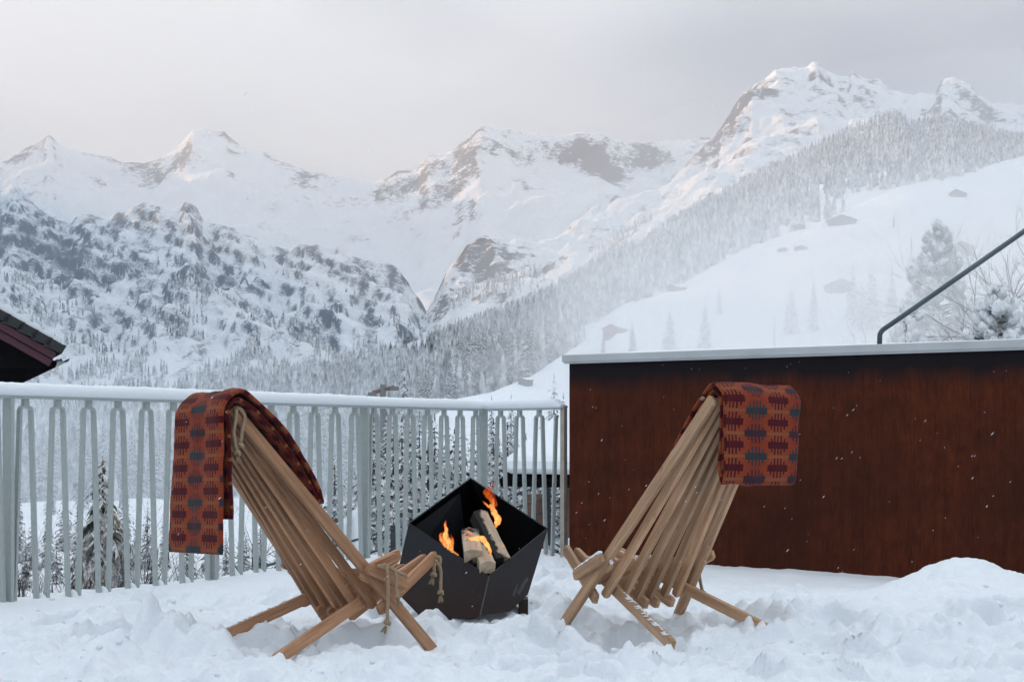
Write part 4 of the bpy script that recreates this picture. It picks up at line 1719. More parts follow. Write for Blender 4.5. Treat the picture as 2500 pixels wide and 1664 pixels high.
flame('upright orange flame at the left side of the fire pit', [
    [(z3(665, 880, 6.12), .004, .9), (z3(620, 850, 6.15), .007, .9), (z3(575, 815, 6.18), .011, 1), (z3(570, 760, 6.2), .018, .95), (z3(540, 700, 6.21), .017, .9), (z3(548, 640, 6.22), .010, .8), (z3(535, 590, 6.23), .007, .6), (z3(548, 540, 6.23), .001, .2)],
    [(z3(545, 800, 6.19), .008, .8), (z3(505, 735, 6.21), .012, .7), (z3(490, 690, 6.22), .007, .5), (z3(520, 650, 6.22), .003, .3)],
    [(z3(600, 830, 6.18), .008, .7), (z3(605, 740, 6.2), .009, .5), (z3(590, 680, 6.22), .003, .2)]])
flame('tall orange flame licking up beside the long leaning log', [
    [(z3(1015, 620, 6.36), .004, .8), (z3(1030, 580, 6.38), .016, .95), (z3(1045, 540, 6.39), .018, 1), (z3(1010, 480, 6.40), .017, .9), (z3(985, 420, 6.42), .016, .8), (z3(990, 370, 6.43), .013, .55), (z3(960, 320, 6.45), .018, .4), (z3(930, 280, 6.47), .018, .45), (z3(960, 250, 6.5), .014, .3), (z3(1000, 200, 6.52), .010, .16), (z3(1030, 140, 6.53), .006, .08)],
    [(z3(960, 420, 6.42), .007, .7), (z3(920, 385, 6.43), .006, .5), (z3(895, 360, 6.44), .002, .2)],
    [(z3(1020, 410, 6.42), .010, .4), (z3(1010, 360, 6.44), .012, .25), (z3(960, 260, 6.48), .016, .3), (z3(915, 215, 6.5), .004, .15)]])
flame('wavy orange flame curling over the two short logs', [
    [(z3(725, 685, 6.20), .003, .6), (z3(770, 720, 6.17), .007, .9), (z3(830, 720, 6.15), .015, 1), (z3(890, 720, 6.13), .016, 1), (z3(930, 770, 6.12), .013, 1), (z3(965, 830, 6.11), .009, .9), (z3(970, 890, 6.10), .003, .5)],
    [(z3(800, 690, 6.2), .004, .5), (z3(760, 655, 6.21), .006, .6), (z3(725, 645, 6.22), .003, .5)],
    [(z3(1085, 800, 6.2), .006, .7), (z3(1092, 780, 6.2), .005, .5), (z3(1088, 760, 6.2), .002, .3)]])

# ------------------------------------------------------------------ trees
def conifer_crown(seed, layers=20, rad=.17, droop=.45, base=.10, per=9, lean=0.0, blades=3):
    rs = random.Random(seed)
    v, f = [], []

    def quad(a, b_, c, d):
        n = len(v)
        v.extend((a, b_, c, d))
        f.append((n, n + 1, n + 2, n + 3))
    for L in range(layers):
        s = L / (layers - 1)
        z = base + (1 - base) * s ** .92
        R = rad * ((1 - s) ** .85) * rs.uniform(.82, 1.1) + .012
        n = max(4, int(per * (1 - .5 * s)))
        ph = rs.uniform(0, 6.28)
        for k in range(n):
            a = ph + 6.283 * k / n + rs.uniform(-.3, .3)
            r = R * rs.uniform(.62, 1.18)
            zz = z + rs.uniform(-.5, .5) / layers * .8
            ca, sa = math.cos(a), math.sin(a)
            dr = droop * rs.uniform(.7, 1.3)
            w = r * rs.uniform(.30, .46) + .006

            def P(t, o_):
                h = zz - dr * r * (t ** 1.6) + .10 * r * math.sin(t * 3.0)
                return (ca * r * t - sa * o_, sa * r * t + ca * o_, h - abs(o_) * .55)
            quad(P(.05, 0), P(.5, w * .55), P(1.0, 0), P(.5, -w * .55))
            for q in range(blades):
                t = rs.uniform(.25, .9)
                sg = rs.choice((-1, 1))
                l = w * rs.uniform(.9, 1.5) * (1.15 - t)
                e = P(min(1.0, t + .16), sg * l)
                e = (e[0], e[1], e[2] - l * rs.uniform(.1, .7))
                b0, b1 = P(t - .09, 0), P(t + .09, 0)
                n0 = len(v)
                v.extend((b0, b1, e))
                f.append((n0, n0 + 1, n0 + 2))
    # leader
    n = len(v)
    v.extend(((.006, 0, .97), (-.004, .005, .97), (-.003, -.006, .97), (0, 0, 1.03)))
    f.extend(((n, n + 1, n + 3), (n + 1, n + 2, n + 3), (n + 2, n, n + 3)))
    return mesh_pd('crown', v, f, M_TREE)


def trunk_mesh(h=.92, r=.014, seed=0):
    mb = MB()
    mb.tube([(0, 0, -.06), (.002, 0, .2), (-.002, .002, .55), (0, 0, h)], [r * 1.25, r, r * .7, r * .15], 6)
    return mesh_pd('trunk', mb.v, mb.f, M_BARK, True)


CROWNS = [conifer_crown(1), conifer_crown(2, 24, .15, .6), conifer_crown(3, 17, .19, .4, .14), conifer_crown(4, 22, .13, .7, .08), conifer_crown(5, 19, .16, .5, .16, 8)]
TRUNK = trunk_mesh()


def conifer(p, h, label, group=None, kind=None, rng=random, squash=1.0, crown=None):
    t = empty('conifer_tree', p, label, 'tree', group)
    t.scale = (h * squash, h * squash, h)
    t.rotation_euler = (0, 0, rng.uniform(0, 6.28))
    obj('trunk', TRUNK, t)
    obj('crown', crown or CROWNS[rng.randrange(5)], t)
    return t


# far forest: low trees gathered in one mesh per stand
def low_tree(seed):
    rs = random.Random(seed)
    v, f = [], []
    tiers = 4
    for k in range(tiers):
        z0 = .06 + .22 * k + rs.uniform(-.02, .02)
        z1 = min(1.0, z0 + .42) if k < tiers - 1 else 1.0
        R = .17 * (1 - k / (tiers + .35)) * rs.uniform(.85, 1.15)
        n = 7
        b0 = len(v)
        ph = rs.uniform(0, 6)
        for q in range(n):
            a = ph + 6.283 * q / n
            r = R * (1.0 if q % 2 else .62) * rs.uniform(.8, 1.2)
            v.append((r * math.cos(a), r * math.sin(a), z0 - (.05 if q % 2 else 0) + rs.uniform(-.02, .02)))
        v.append((rs.uniform(-.01, .01), rs.uniform(-.01, .01), z1))
        for q in range(n):
            f.append((b0 + q, b0 + (q + 1) % n, b0 + n))
    return np.array(v), np.array(f)


LOW = [low_tree(k) for k in range(8)]


def stand(name, label, spots, hs, mat=M_TREEFAR):
    V, F = [], []
    n = 0
    for i, (p, h) in enumerate(zip(spots, hs)):
        lv, lf = LOW[i % 8]
        a = RNG.uniform(0, 6.28)
        c, s = math.cos(a), math.sin(a)
        w = h * RNG.uniform(.8, 1.2)
        q = np.stack([(lv[:, 0] * c - lv[:, 1] * s) * w, (lv[:, 0] * s + lv[:, 1] * c) * w, lv[:, 2] * h], -1) + np.array(p)
        V.append(q)
        F.append(lf + n)
        n += len(lv)
    return obj(name, mesh_np(name, np.concatenate(V), np.concatenate(F), mat, False), None, label, None, None, 'stuff')


rnd = random.Random(21)
spots = []
# forest slope: clearings from a slow noise; the upper right has open meadows
while len(spots) < 10500:
    x = rnd.uniform(-500, 2500) if rnd.random() < .55 else rnd.uniform(1050, 2420)
    v = rnd.random() ** .85
    if x < 700 and rnd.random() < .45:
        continue
    P = on_patch('forest_slope', x, v)
    cl = float(gn(np.array(P.x / 210), np.array(P.y / 260), 301))
    lim = .30
    if x > 1620:
        lim = .26
    if x > 2080 and v > .55:
        lim = .04
    if cl > lim and not (v > .93 and x < 2080):
        continue
    if 1500 < x < 1900 and v < .10 and rnd.random() < .5:
        continue
    spots.append((P, 10 + 15 * rnd.random() ** .7))
size = [h / P.y for P, h in spots]
order = sorted(range(len(spots)), key=lambda i: -size[i])
ind = [i for i in order if -60 < spots[i][0].x / spots[i][0].y * FP + 1250 < 2560][:165]
indset = set(ind)
for i in ind:
    P, h = spots[i]
    conifer(P - Vector((0, 0, .4)), h, 'snow-frosted conifer at the lower edge of the far slope forest', 'conifers at the foot of the forested slope', rng=rnd, squash=rnd.uniform(.9, 1.25))
far = [q for i, q in enumerate(spots) if i not in indset]
stand('slope_forest', 'dense frosted conifer forest covering the valley slope', [tuple(p - Vector((0, 0, .5))) for p, h in far], [h for p, h in far])
# trees on the lower half of the rocky mountain
spots = []
while len(spots) < 3600:
    x = rnd.uniform(-300, 1050)
    v = rnd.random() ** 1.5 * .72
    P = on_patch('mountain_left', x, v)
    cl = float(gn(np.array(P.x / 90), np.array(P.y / 130), 311)) + .9 * (v - .28)
    if cl > .02:
        continue
    spots.append((P, 12 + 8 * rnd.random()))
stand('mountain_forest', 'pale frosted trees clinging to the foot of the rocky mountain', [tuple(p - Vector((0, 0, 1))) for p, h in spots], [h for p, h in spots])
# some on the right massif below its crest
spots = []
while len(spots) < 700:
    x = rnd.uniform(1000, 1500)
    v = rnd.random() * .5
    P = on_patch('mountain_right', x, v)
    if float(gn(np.array(P.x / 160), np.array(P.y / 200), 321)) > -.05:
        continue
    spots.append((P, 14 + 7 * rnd.random()))
stand('gorge_forest', 'frosted trees in the gorge under the dark rock nose', [tuple(p - Vector((0, 0, 1))) for p, h in spots], [h for p, h in spots])


def rtree(x, base, toppy, label, group=None, patchname='snow_slope', **kw):
    P = at_row(patchname, x, base)
    top = EYE - (toppy * DS - 1066) / FP * P.y
    return conifer(P - Vector((0, 0, .15)), max(2.0, top - P.z), label, group, rng=rnd, **kw)


def gtree(x, Y, toppy, patchname, label, group=None, **kw):
    """conifer standing on the ground at view column x and depth Y, as tall as its top's view row"""
    P = on_ground(patchname, x, Y)
    top = EYE - (toppy * DS - 1066) / FP * Y
    return conifer(P - Vector((0, 0, .15)), max(2.0, top - P.z), label, group, rng=rnd, **kw)


gtree(930, 330, 836, 'valley_ground', 'tall brownish frosted conifer above the railing beside the lift pylon')
gtree(1275, 190, 862, 'snow_slope', 'dark young conifer in front of the little grey barn')
gtree(1296, 150, 905, 'snow_slope', 'dense conifer right beside the left end of the rusty wall')
gtree(1176, 260, 908, 'snow_slope', 'tiny lone fir on the bright snow above the railing corner')
gtree(1131, 260, 912, 'snow_slope', 'smallest lone fir on the bright snow above the railing')
for x, base, tp_, lb in ((1455, 812, 737, 'misty conifer just right of the red barn'), (1388, 812, 762, 'thin conifer just left of the red barn'), (1541, 806, 703, 'broad conifer fading in the steam above the wall'),
                         (1622, 812, 683, 'pointed conifer in the steam right of the broad one'), (1655, 722, 660, 'slim conifer rising behind the pointed one'), (1820, 770, 645, 'faint conifer left of the misty chalet'),
                         (1872, 765, 633, 'faint conifer right of the misty chalet'), (1962, 750, 602, 'leftmost of three conifers beside the handrail'), (2006, 755, 600, 'tallest of three conifers beside the handrail'),
                         (2052, 745, 612, 'rightmost of three conifers beside the handrail'), (2056, 528, 488, 'small dark fir alone on the upper snow slope'), (1985, 765, 640, 'low conifer in front of the three by the handrail')):
    rtree(x, base, tp_, lb, squash=1.15)
# the wood right behind the railing
for i, (x, Y, tp_) in enumerate(((835, 120, 1005), (868, 105, 985), (905, 118, 962), (948, 110, 940), (985, 130, 975), (1012, 112, 1010), (1046, 125, 985), (1085, 135, 1000), (1118, 120, 1035), (1150, 150, 1010), (1183, 165, 985),
                                  (1210, 150, 1000), (1242, 140, 985), (1262, 130, 1010), (890, 80, 1090), (930, 75, 1070), (975, 78, 1095), (1030, 82, 1085), (1075, 85, 1100), (770, 140, 1040), (800, 100, 1110), (1110, 90, 1110), (850, 70, 1140), (905, 68, 1150), (860, 150, 960), (890, 165, 945), (925, 150, 958), (965, 175, 950), (1000, 160, 955), (1030, 170, 965), (1065, 165, 960), (1100, 175, 970), (1135, 170, 965), (1168, 160, 975), (1195, 120, 1040), (1225, 115, 1045), (1252, 105, 1050), (1285, 110, 1030), (1300, 120, 1000), (955, 64, 1165), (1000, 66, 1150), (1050, 64, 1160), (1095, 68, 1165), (1140, 72, 1150), (720, 95, 1120), (750, 80, 1160), (685, 110, 1100))):
    gtree(x, Y, tp_, 'valley_ground', 'snow-covered conifer in the wood seen through the railing bars', 'conifers of the wood right behind the railing', squash=rnd.uniform(1.1, 1.5))
for i, (x, Y, tp_) in enumerate(((8, 95, 1165), (45, 130, 1130), (75, 110, 1175), (110, 120, 1150), (150, 150, 1120), (178, 115, 1155), (285, 140, 1110), (315, 100, 1180), (340, 120, 1150), (378, 110, 1170), (60, 75, 1230), (130, 80, 1225),
                                  (200, 85, 1210), (300, 75, 1235), (350, 80, 1225), (560, 90, 1190), (600, 100, 1180), (640, 80, 1220), (430, 90, 1200), (480, 100, 1190), (520, 80, 1215), (590, 70, 1240))):
    gtree(x, Y, tp_, 'valley_ground', 'snowy conifer low in the valley behind the left railing', 'conifers low behind the left railing', squash=rnd.uniform(1.0, 1.4))
# scattered trees out on the valley floor
for i in range(46):
    x, Y = rnd.uniform(-20, 860), rnd.uniform(260, 640)
    P = on_ground('valley_ground', x, Y)
    if float(gn(np.array(P.x / 70), np.array(P.y / 90), 331)) > .05:
        continue
    conifer(P - Vector((0, 0, .2)), rnd.uniform(8, 15), 'small hazy conifer standing out on the valley floor', 'conifers scattered over the valley floor', rng=rnd)

# drooping spruce with brownish tips
weep = conifer_crown(33, 26, .20, 1.5, .12, 10, blades=5)
m, nt, b = mat_new('drooping_needles')
g = nt.nodes.new('ShaderNodeNewGeometry')
sep = nt.nodes.new('ShaderNodeSeparateXYZ')
nt.links.new(g.outputs['True Normal'], sep.inputs[0])
n1 = noise(nt, g.outputs['Position'], 5, 4, .6)
n2 = noise(nt, g.outputs['Position'], 1.3, 3, .6)
c = mixc(nt, ramp(nt, n2, .45, .65), (0.06, 0.07, 0.045), (0.24, 0.17, 0.09))
k = mathn(nt, 'ADD', mathn(nt, 'MULTIPLY', sep.outputs[2], .5), mathn(nt, 'MULTIPLY', mathn(nt, 'SUBTRACT', n1, .5), 1.6))
nt.links.new(mixc(nt, ramp(nt, k, .10, .45), c, (0.8, 0.83, 0.86)), b.inputs['Base Color'])
b.inputs['Roughness'].default_value = .85
weep.materials.clear()
weep.materials.append(m)
P = on_ground('valley_ground', 236, 26)
t = conifer(P, (EYE - (1060 * DS - 1066) / FP * 26) - P.z, 'drooping olive brown spruce behind the left railing', crown=weep, squash=1.55)
t.name = 'drooping_spruce'


# ---- bare shrubs and trees
def twigs(seed, depth=4, nst=7, spread=.45, h=1.0, r0=.010, fork=3, mat=None, wig=.15, decay=.62):
    rs = random.Random(seed)
    mb = MB()

    def grow(p, d, L, r, k):
        pts = [p]
        rad = [r]
        n = 3
        for i in range(n):
            d = (d + Vector((rs.uniform(-1, 1), rs.uniform(-1, 1), rs.uniform(-.3, .8))) * wig).normalized()
            p = p + d * (L / n)
            pts.append(p)
            rad.append(r * (1 - .22 * (i + 1)))
        mb.tube(pts, rad, 3 if k < depth else 4, cap=False)
        if k <= 1:
            return
        for q in range(fork):
            i = rs.choice((1, 2, 3))
            ax = d.orthogonal().normalized()
            ax.rotate(Quaternion(d, rs.uniform(0, 6.28)))
            nd = d.copy()
            nd.rotate(Quaternion(ax, rs.uniform(.35, .85)))
            grow(pts[i], nd, L * rs.uniform(.5, .75), rad[i] * decay, k - 1)
    for s in range(nst):
        a, e = rs.uniform(0, 6.28), rs.uniform(0, spread)
        d = Vector((math.cos(a) * math.sin(e), math.sin(a) * math.sin(e), math.cos(e)))
        grow(Vector((rs.uniform(-.06, .06), rs.uniform(-.06, .06), -.03)), d, h * rs.uniform(.4, .62), r0, depth)
    return mesh_pd('branches', mb.v, mb.f, mat or M_TWIG)


SHRUB = [twigs(k, 4, 6, .4, 1.0, .0075, 3) for k in (51, 52, 53, 54)]


def shrub(x, Y, h, label, group, me=None, patchname='valley_ground', name='bare_shrub', mat=None):
    P = on_ground(patchname, x, Y)
    t = empty(name, P, label, 'shrub', group)
    t.scale = (h, h, h)
    t.rotation_euler = (0, 0, rnd.uniform(0, 6.28))
    obj('branches', me or SHRUB[rnd.randrange(4)], t)
    return t


for i, x in enumerate((20, 48, 72, 98, 125, 150, 172, 200, 232, 262, 285, 300, 318, 338, 362, 392, 420, 455, 490, 530, 565, 600)):
    Y = rnd.uniform(14, 24)
    P = on_ground('valley_ground', x, Y)
    topz = EYE - (rnd.uniform(1150, 1260) * DS - 1066) / FP * Y
    shrub(x, Y, max(1.0, topz - P.z), 'bare snow-dusted shrub right behind the left railing', 'bare shrubs behind the left railing')
for x, tp_, lb in ((300, 985, 'tallest of three thin bare saplings left of the orange blanket'), (338, 1015, 'rightmost of three thin bare saplings left of the orange blanket'), (283, 1000, 'leftmost of three thin bare saplings left of the orange blanket')):
    Y = 20
    P = on_ground('valley_ground', x, Y)
    h = EYE - (tp_ * DS - 1066) / FP * Y - P.z
    shrub(x, Y, h, lb, 'saplings beside the long blanket', twigs(70 + x, 3, 2, .10, 1.0, .006, 3, wig=.08))
for x, tp_, Y in ((700, 1060, 26), (640, 1090, 28)):
    P = on_ground('valley_ground', x, Y)
    h = EYE - (tp_ * DS - 1066) / FP * Y - P.z
    shrub(x, Y, h, 'dark crooked bare tree behind the railing beside the left chair' if x == 700 else 'smaller bare tree beyond the crooked one behind the railing', None, twigs(80 + x, 5, 2, .35, 1.0, .020, 3, wig=.30), name='bare_tree')
for i, x in enumerate((740, 775, 812, 1160, 1195, 1232, 1268, 1300)):
    shrub(x, rnd.uniform(30, 44), rnd.uniform(1.6, 2.6), 'low frosted shrub on the bank behind the railing', 'frosted shrubs on the bank behind the railing')
# right side, behind the wall
M_HOAR = tree_mat('hoar_branch', .0, .5, dark=(0.10, 0.09, 0.09), snow=(.6, .62, .65))
hoar = twigs(90, 6, 6, .85, 1.0, .015, 3, mat=M_HOAR, wig=.2, decay=.80)
Y = 52
P = on_ground('snow_slope', 2350, Y)
t = empty('bare_tree', P, 'wide bare frosted tree at the right edge above the handrail', 'tree')
h = (EYE - (405 * DS - 1066) / FP * Y - P.z) / 1.05
t.scale = (h, h, h)
obj('branches', hoar, t)
hoar2 = twigs(93, 6, 4, .7, 1.0, .011, 3, mat=M_HOAR, wig=.2, decay=.80)
P = on_ground('snow_slope', 2440, 74)
t = empty('bare_tree', P, 'second bare frosted tree cut off by the right edge', 'tree')
t.scale = (h * .8,) * 3
obj('branches', hoar2, t)


def pillow_tree(name, label, x, Y, toppy, lobes, cat, seed, mat):
    """snow-laden plant: many puffs of needles and snow on short limbs"""
    rs = random.Random(seed)
    P = on_ground('snow_slope', x, Y)
    H = EYE - (toppy * DS - 1066) / FP * Y - P.z
    t = empty(name, P, label, cat)
    mb = MB()
    limbs = MB()
    limbs.tube([(0, 0, -.2), (0, 0, H * .5), (0, 0, H * .93)], [H * .018, H * .012, H * .004], 6)
    for i in range(lobes):
        s = (i + .5) / lobes
        z = H * (.10 + .86 * s)
        R = H * .30 * (1 - s) ** .7 + H * .02
        a = i * 2.4 + rs.uniform(-.5, .5)
        r = R * rs.uniform(.35, 1.0)
        c = Vector((math.cos(a) * r, math.sin(a) * r, z + rs.uniform(-.03, .06) * H))
        limbs.tube([(0, 0, max(.1, c.z - r * .25)), c], [H * .008, H * .004], 5)
        w = H * rs.uniform(.020, .038) * (1.25 - .5 * s)
        up = Vector((math.cos(a) * .6, math.sin(a) * .6, 1)).normalized()
        lv, lf = ico(1, 2, .10, rs.randrange(999))
        q = up.to_track_quat('Z', 'Y').to_matrix()
        mb.add([c + q @ Vector((p[0] * w, p[1] * w, p[2] * w * 1.7)) for p in lv], [tuple(k) for k in lf])
        # needles sticking out
        for k in range(46):
            d = Vector((rs.gauss(0, 1), rs.gauss(0, 1), rs.gauss(.4, 1))).normalized()
            b0 = c + Vector((d.x * w, d.y * w, d.z * w * 1.4)) * .7
            e = b0 + (d + up * .8).normalized() * w * rs.uniform(.8, 1.8)
            sd = d.orthogonal().normalized() * w * .22
            mb.add([b0 - sd, b0 + sd, e], [(0, 1, 2)])
    obj('limbs', mesh_pd('limbs', limbs.v, limbs.f, M_BARK), t)
    obj('crown', mesh_pd('crown', mb.v, mb.f, mat, True), t)
    return t


M_PILLOW = tree_mat('snow_laden_needles', .42, 1.4, dark=(0.06, 0.075, 0.07))
M_PILLOW2 = tree_mat('snow_buried_shrub', .75, 1.2, dark=(0.07, 0.085, 0.08))
pillow_tree('snow_laden_pine', 'snow-laden pine with upright clumps behind the handrail', 2158, 105, 518, 150, 'tree', 5, M_PILLOW)
pillow_tree('snowy_shrub', 'round shrub buried in snow under the handrail at right', 2290, 30, 660, 190, 'shrub', 6, M_PILLOW2)
pillow_tree('snowy_shrub', 'snow-buried shrub at the right edge above the coping', 2385, 26, 690, 170, 'shrub', 7, M_PILLOW2)
pillow_tree('snowy_shrub', 'smaller snowy shrub at the foot of the snow-laden pine', 2085, 48, 690, 40, 'shrub', 8, M_PILLOW2)

# ------------------------------------------------------------------ buildings
M_BARN = simple('barn_boards', (0.16, 0.095, 0.07), .85, var=.25, scale=1.5)
M_BARNRED = simple('barn_boards_red', (0.26, 0.095, 0.065), .85, var=.2, scale=1.5)
M_BARNGREY = simple('barn_boards_grey', (0.17, 0.15, 0.145), .85, var=.2, scale=1.5)
M_DARKWOOD = simple('dark_wood', (0.006, 0.0055, 0.006), .95, var=.3, scale=6, spec=.0)  # taken near black to hold the shade under the chalet eaves
M_MAROON = simple('maroon_board', (0.062, 0.014, 0.026), .6, var=.15, scale=3)
M_TILE = simple('black_tile', (0.012, 0.016, 0.018), .55, var=.3, scale=9)
M_ZINC = simple('zinc_gutter', (0.16, 0.18, 0.20), .45, metal=.5, var=.1)
M_PANE = simple('window_pane', (0.03, 0.035, 0.04), .1, var=.1)


def barn(label, x, y, Y, w, d, hw, pitch, yaw, mat, patchname='snow_slope', cat='barn', name='barn', win=1, P=None):
    """gabled wooden house standing at view column x and depth Y"""
    if P is None:
        P = at_row(patchname, x, y)
        k = w * DS / FP * P.y / w          # w, d, hw are given in view pixels for these
        w, d, hw = w * k, d * k, hw * k
    t = empty(name, P, label, cat)
    t.rotation_euler = (0, 0, yaw)
    rise = w / 2 * math.tan(pitch)
    v = [(-w / 2, -d / 2, -2), (w / 2, -d / 2, -2), (w / 2, d / 2, -2), (-w / 2, d / 2, -2), (-w / 2, -d / 2, hw), (w / 2, -d / 2, hw), (w / 2, d / 2, hw), (-w / 2, d / 2, hw), (0, -d / 2, hw + rise), (0, d / 2, hw + rise)]
    f = [(0, 1, 5, 8, 4), (2, 3, 7, 9, 6), (1, 2, 6, 5), (3, 0, 4, 7), (4, 8, 9, 7), (8, 5, 6, 9), (3, 2, 1, 0)]
    obj('walls', mesh_pd('walls', v, f, mat), t)
    ov = .09 * w
    ln = (w / 2 + ov) / math.cos(pitch)
    for sgn in (-1, 1):
        M = Matrix.Translation((0, 0, hw + rise + .02)) @ Matrix.Rotation(sgn * pitch, 4, 'Y')
        a, b_ = (0, ln) if sgn > 0 else (-ln, 0)
        r = MB().box((a, -d / 2 - ov, 0), (b_, d / 2 + ov, .12), M).build('roof', M_DARKWOOD, t)
        o = MB().box((a, -d / 2 - ov * .97, .125), (b_ * .985, d / 2 + ov * .97, .125 + .035 * w), M).build('roof_snow', M_SNOWCAP, r)
        bv = o.modifiers.new('bevel', 'BEVEL')
        bv.width = .02 * w
        bv.segments = 2
    for k in range(win):
        xx = (k - (win - 1) / 2) * w * .36
        fr = MB().box((xx - .45, -d / 2 - .04, hw * .45), (xx + .45, -d / 2 - .003, hw * .45 + 1.0)).build('window', M_DARKWOOD, t)
        MB().box((xx - .36, -d / 2 - .055, hw * .45 + .09), (xx + .36, -d / 2 - .043, hw * .45 + .91)).build('pane', M_PANE, fr)
    return t


barn('small reddish wooden barn on the snow slope above the wall', 1415, 769, 0, 42, 40, 12, .42, -.5, M_BARNRED, win=0)
barn('small grey barn above the snow bank left of the wall', 1209, 886, 0, 24, 24, 11, .36, -.75, M_BARNGREY, win=0)
barn('low snow-roofed barn where forest meets slope', 1556, 668, 0, 34, 30, 7, .40, -.9, M_BARN, win=0)
barn('long dark barn on the sunlit edge of the slope', 1935, 515, 0, 60, 26, 9, .34, -.15, M_BARN, win=0)
barn('small barn left of the long dark one', 1838, 526, 0, 26, 20, 6, .34, -.1, M_BARN, win=0)
barn('lone barn high on the slope below the upper forest', 2205, 454, 0, 32, 24, 7, .5, -.7, M_BARN, win=0)
barn('misty chalet half hidden in the steam', 1927, 672, 0, 50, 44, 16, .42, .1, M_BARN, cat='chalet', name='chalet', win=2)
barn('misty chalet behind the snow-laden pine', 2203, 580, 0, 50, 44, 16, .42, .1, M_BARN, cat='chalet', name='chalet', win=2)
barn('tiny hut in the middle of the open slope', 1800, 578, 0, 20, 14, 4, .3, .1, M_BARN, cat='hut', name='hut', win=0)
barn('second tiny hut just right of the first on the open slope', 1842, 577, 0, 28, 14, 4, .3, -.1, M_BARN, cat='hut', name='hut', win=0)
barn('snow-roofed house in the valley behind the left chair', 745, 1092, 0, 95, 70, 22, .30, .5, M_BARNRED, 'valley_ground', cat='house', name='house', win=2)
barn('pale low house far down behind the left railing', 100, 1150, 0, 80, 60, 20, .3, .25, M_BARNGREY, 'valley_ground', cat='house', name='house', win=3)
barn('far house among trees left of the drooping spruce', 172, 1165, 0, 60, 50, 20, .34, -.3, M_BARN, 'valley_ground', cat='house', name='house', win=2)
barn('distant snow-roofed house at the forest foot', 805, 872, 900, 10, 9, 2.6, .32, .2, M_BARNGREY, 'forest_slope', cat='house', name='house', win=0, P=on_patch('forest_slope', 800, .62))
barn('neighbouring house with a broad snow roof behind the railing end', 0, 0, 0, 9, 10, 2.4, .38, math.radians(-117.9), M_BARN, cat='house', name='house', win=0, P=Vector((7.43, 23.97, -2.1)))
barn('second snow roof peeking out behind the railing end post', 0, 0, 0, 8, 9, 2.2, .38, math.radians(-117.9), M_BARN, cat='house', name='house', win=0, P=Vector((8.04, 37.73, -1.6)))

# chalet gable at the left edge
HY = 25.0
ch = empty('chalet', at(158, 1400, HY), 'dark eaves of a chalet with maroon boards cut by the left edge', 'chalet')
ch.rotation_euler = (0, 0, math.radians(24))
co_ = Vector(ch.location)
e1 = at(158, 846, HY)                       # lower end of the rake, top of tiles
sl = math.radians(29.5)
dx = Vector((-math.cos(sl), 0, math.sin(sl)))
nz_ = Vector((math.sin(sl), 0, math.cos(sl)))
RL = 7.0


def rake(u0, u1, n0, n1, y0, y1):
    """box along the rake: u up the slope, n normal to the roof, y depth"""
    P = [e1 + dx * u + nz_ * n + Vector((0, y, 0)) - co_ for u in (u0, u1) for n in (n0, n1) for y in (y0, y1)]
    return P, [(0, 1, 3, 2), (4, 6, 7, 5), (0, 4, 5, 1), (2, 3, 7, 6), (0, 2, 6, 4), (1, 5, 7, 3)]


step = .275
for k in range(25):
    v, f = rake(k * step - .02, (k + 1) * step + .045, -.165, 0, 0, 9)
    # each course tips up a little over the one below
    v = [p + nz_ * (.030 if i < 4 else -.012) for i, p in enumerate(v)]
    obj('tile_course', mesh_pd('tile_course', v, f, M_TILE), ch)
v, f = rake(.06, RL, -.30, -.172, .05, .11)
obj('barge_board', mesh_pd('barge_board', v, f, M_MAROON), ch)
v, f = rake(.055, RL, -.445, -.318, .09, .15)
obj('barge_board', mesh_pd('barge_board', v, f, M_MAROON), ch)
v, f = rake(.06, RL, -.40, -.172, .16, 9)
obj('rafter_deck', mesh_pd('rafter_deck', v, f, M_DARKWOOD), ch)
# solid near-black block standing in for the shade under the eaves and gable
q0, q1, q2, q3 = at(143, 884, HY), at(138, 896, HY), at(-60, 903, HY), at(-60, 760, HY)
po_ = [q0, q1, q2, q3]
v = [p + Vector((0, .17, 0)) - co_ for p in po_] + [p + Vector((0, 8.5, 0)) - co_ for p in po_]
obj('eave_shade_block', mesh_pd('eave_shade_block', v, [(0, 1, 2, 3), (7, 6, 5, 4), (0, 4, 5, 1), (1, 5, 6, 2), (2, 6, 7, 3), (3, 7, 4, 0)], M_DARKWOOD), ch)
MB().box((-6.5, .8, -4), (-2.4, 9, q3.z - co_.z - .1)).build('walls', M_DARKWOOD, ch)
gp = at(160, 874, HY)
prof = [(math.cos(a) * .075, math.sin(a) * .075) for a in np.linspace(math.pi, 2 * math.pi, 9)]
prof2 = [(x * .9, z * .9) for x, z in prof[::-1]]
pr = prof + prof2
v, f = [], []
for y in (.02, 8.9):
    v += [gp + Vector((x, y, z)) - co_ for x, z in pr]
k = len(pr)
for i in range(k):
    f.append((i, (i + 1) % k, (i + 1) % k + k, i + k))
f += [tuple(range(k)), tuple(range(2 * k - 1, k - 1, -1))]
obj('gutter', mesh_pd('gutter', v, f, M_ZINC), ch)
MB().box((-.13, .2, -.06), (-.05, 8.5, -.01), Matrix.Translation(gp - co_)).build('gutter_bracket', M_ZINC, ch)
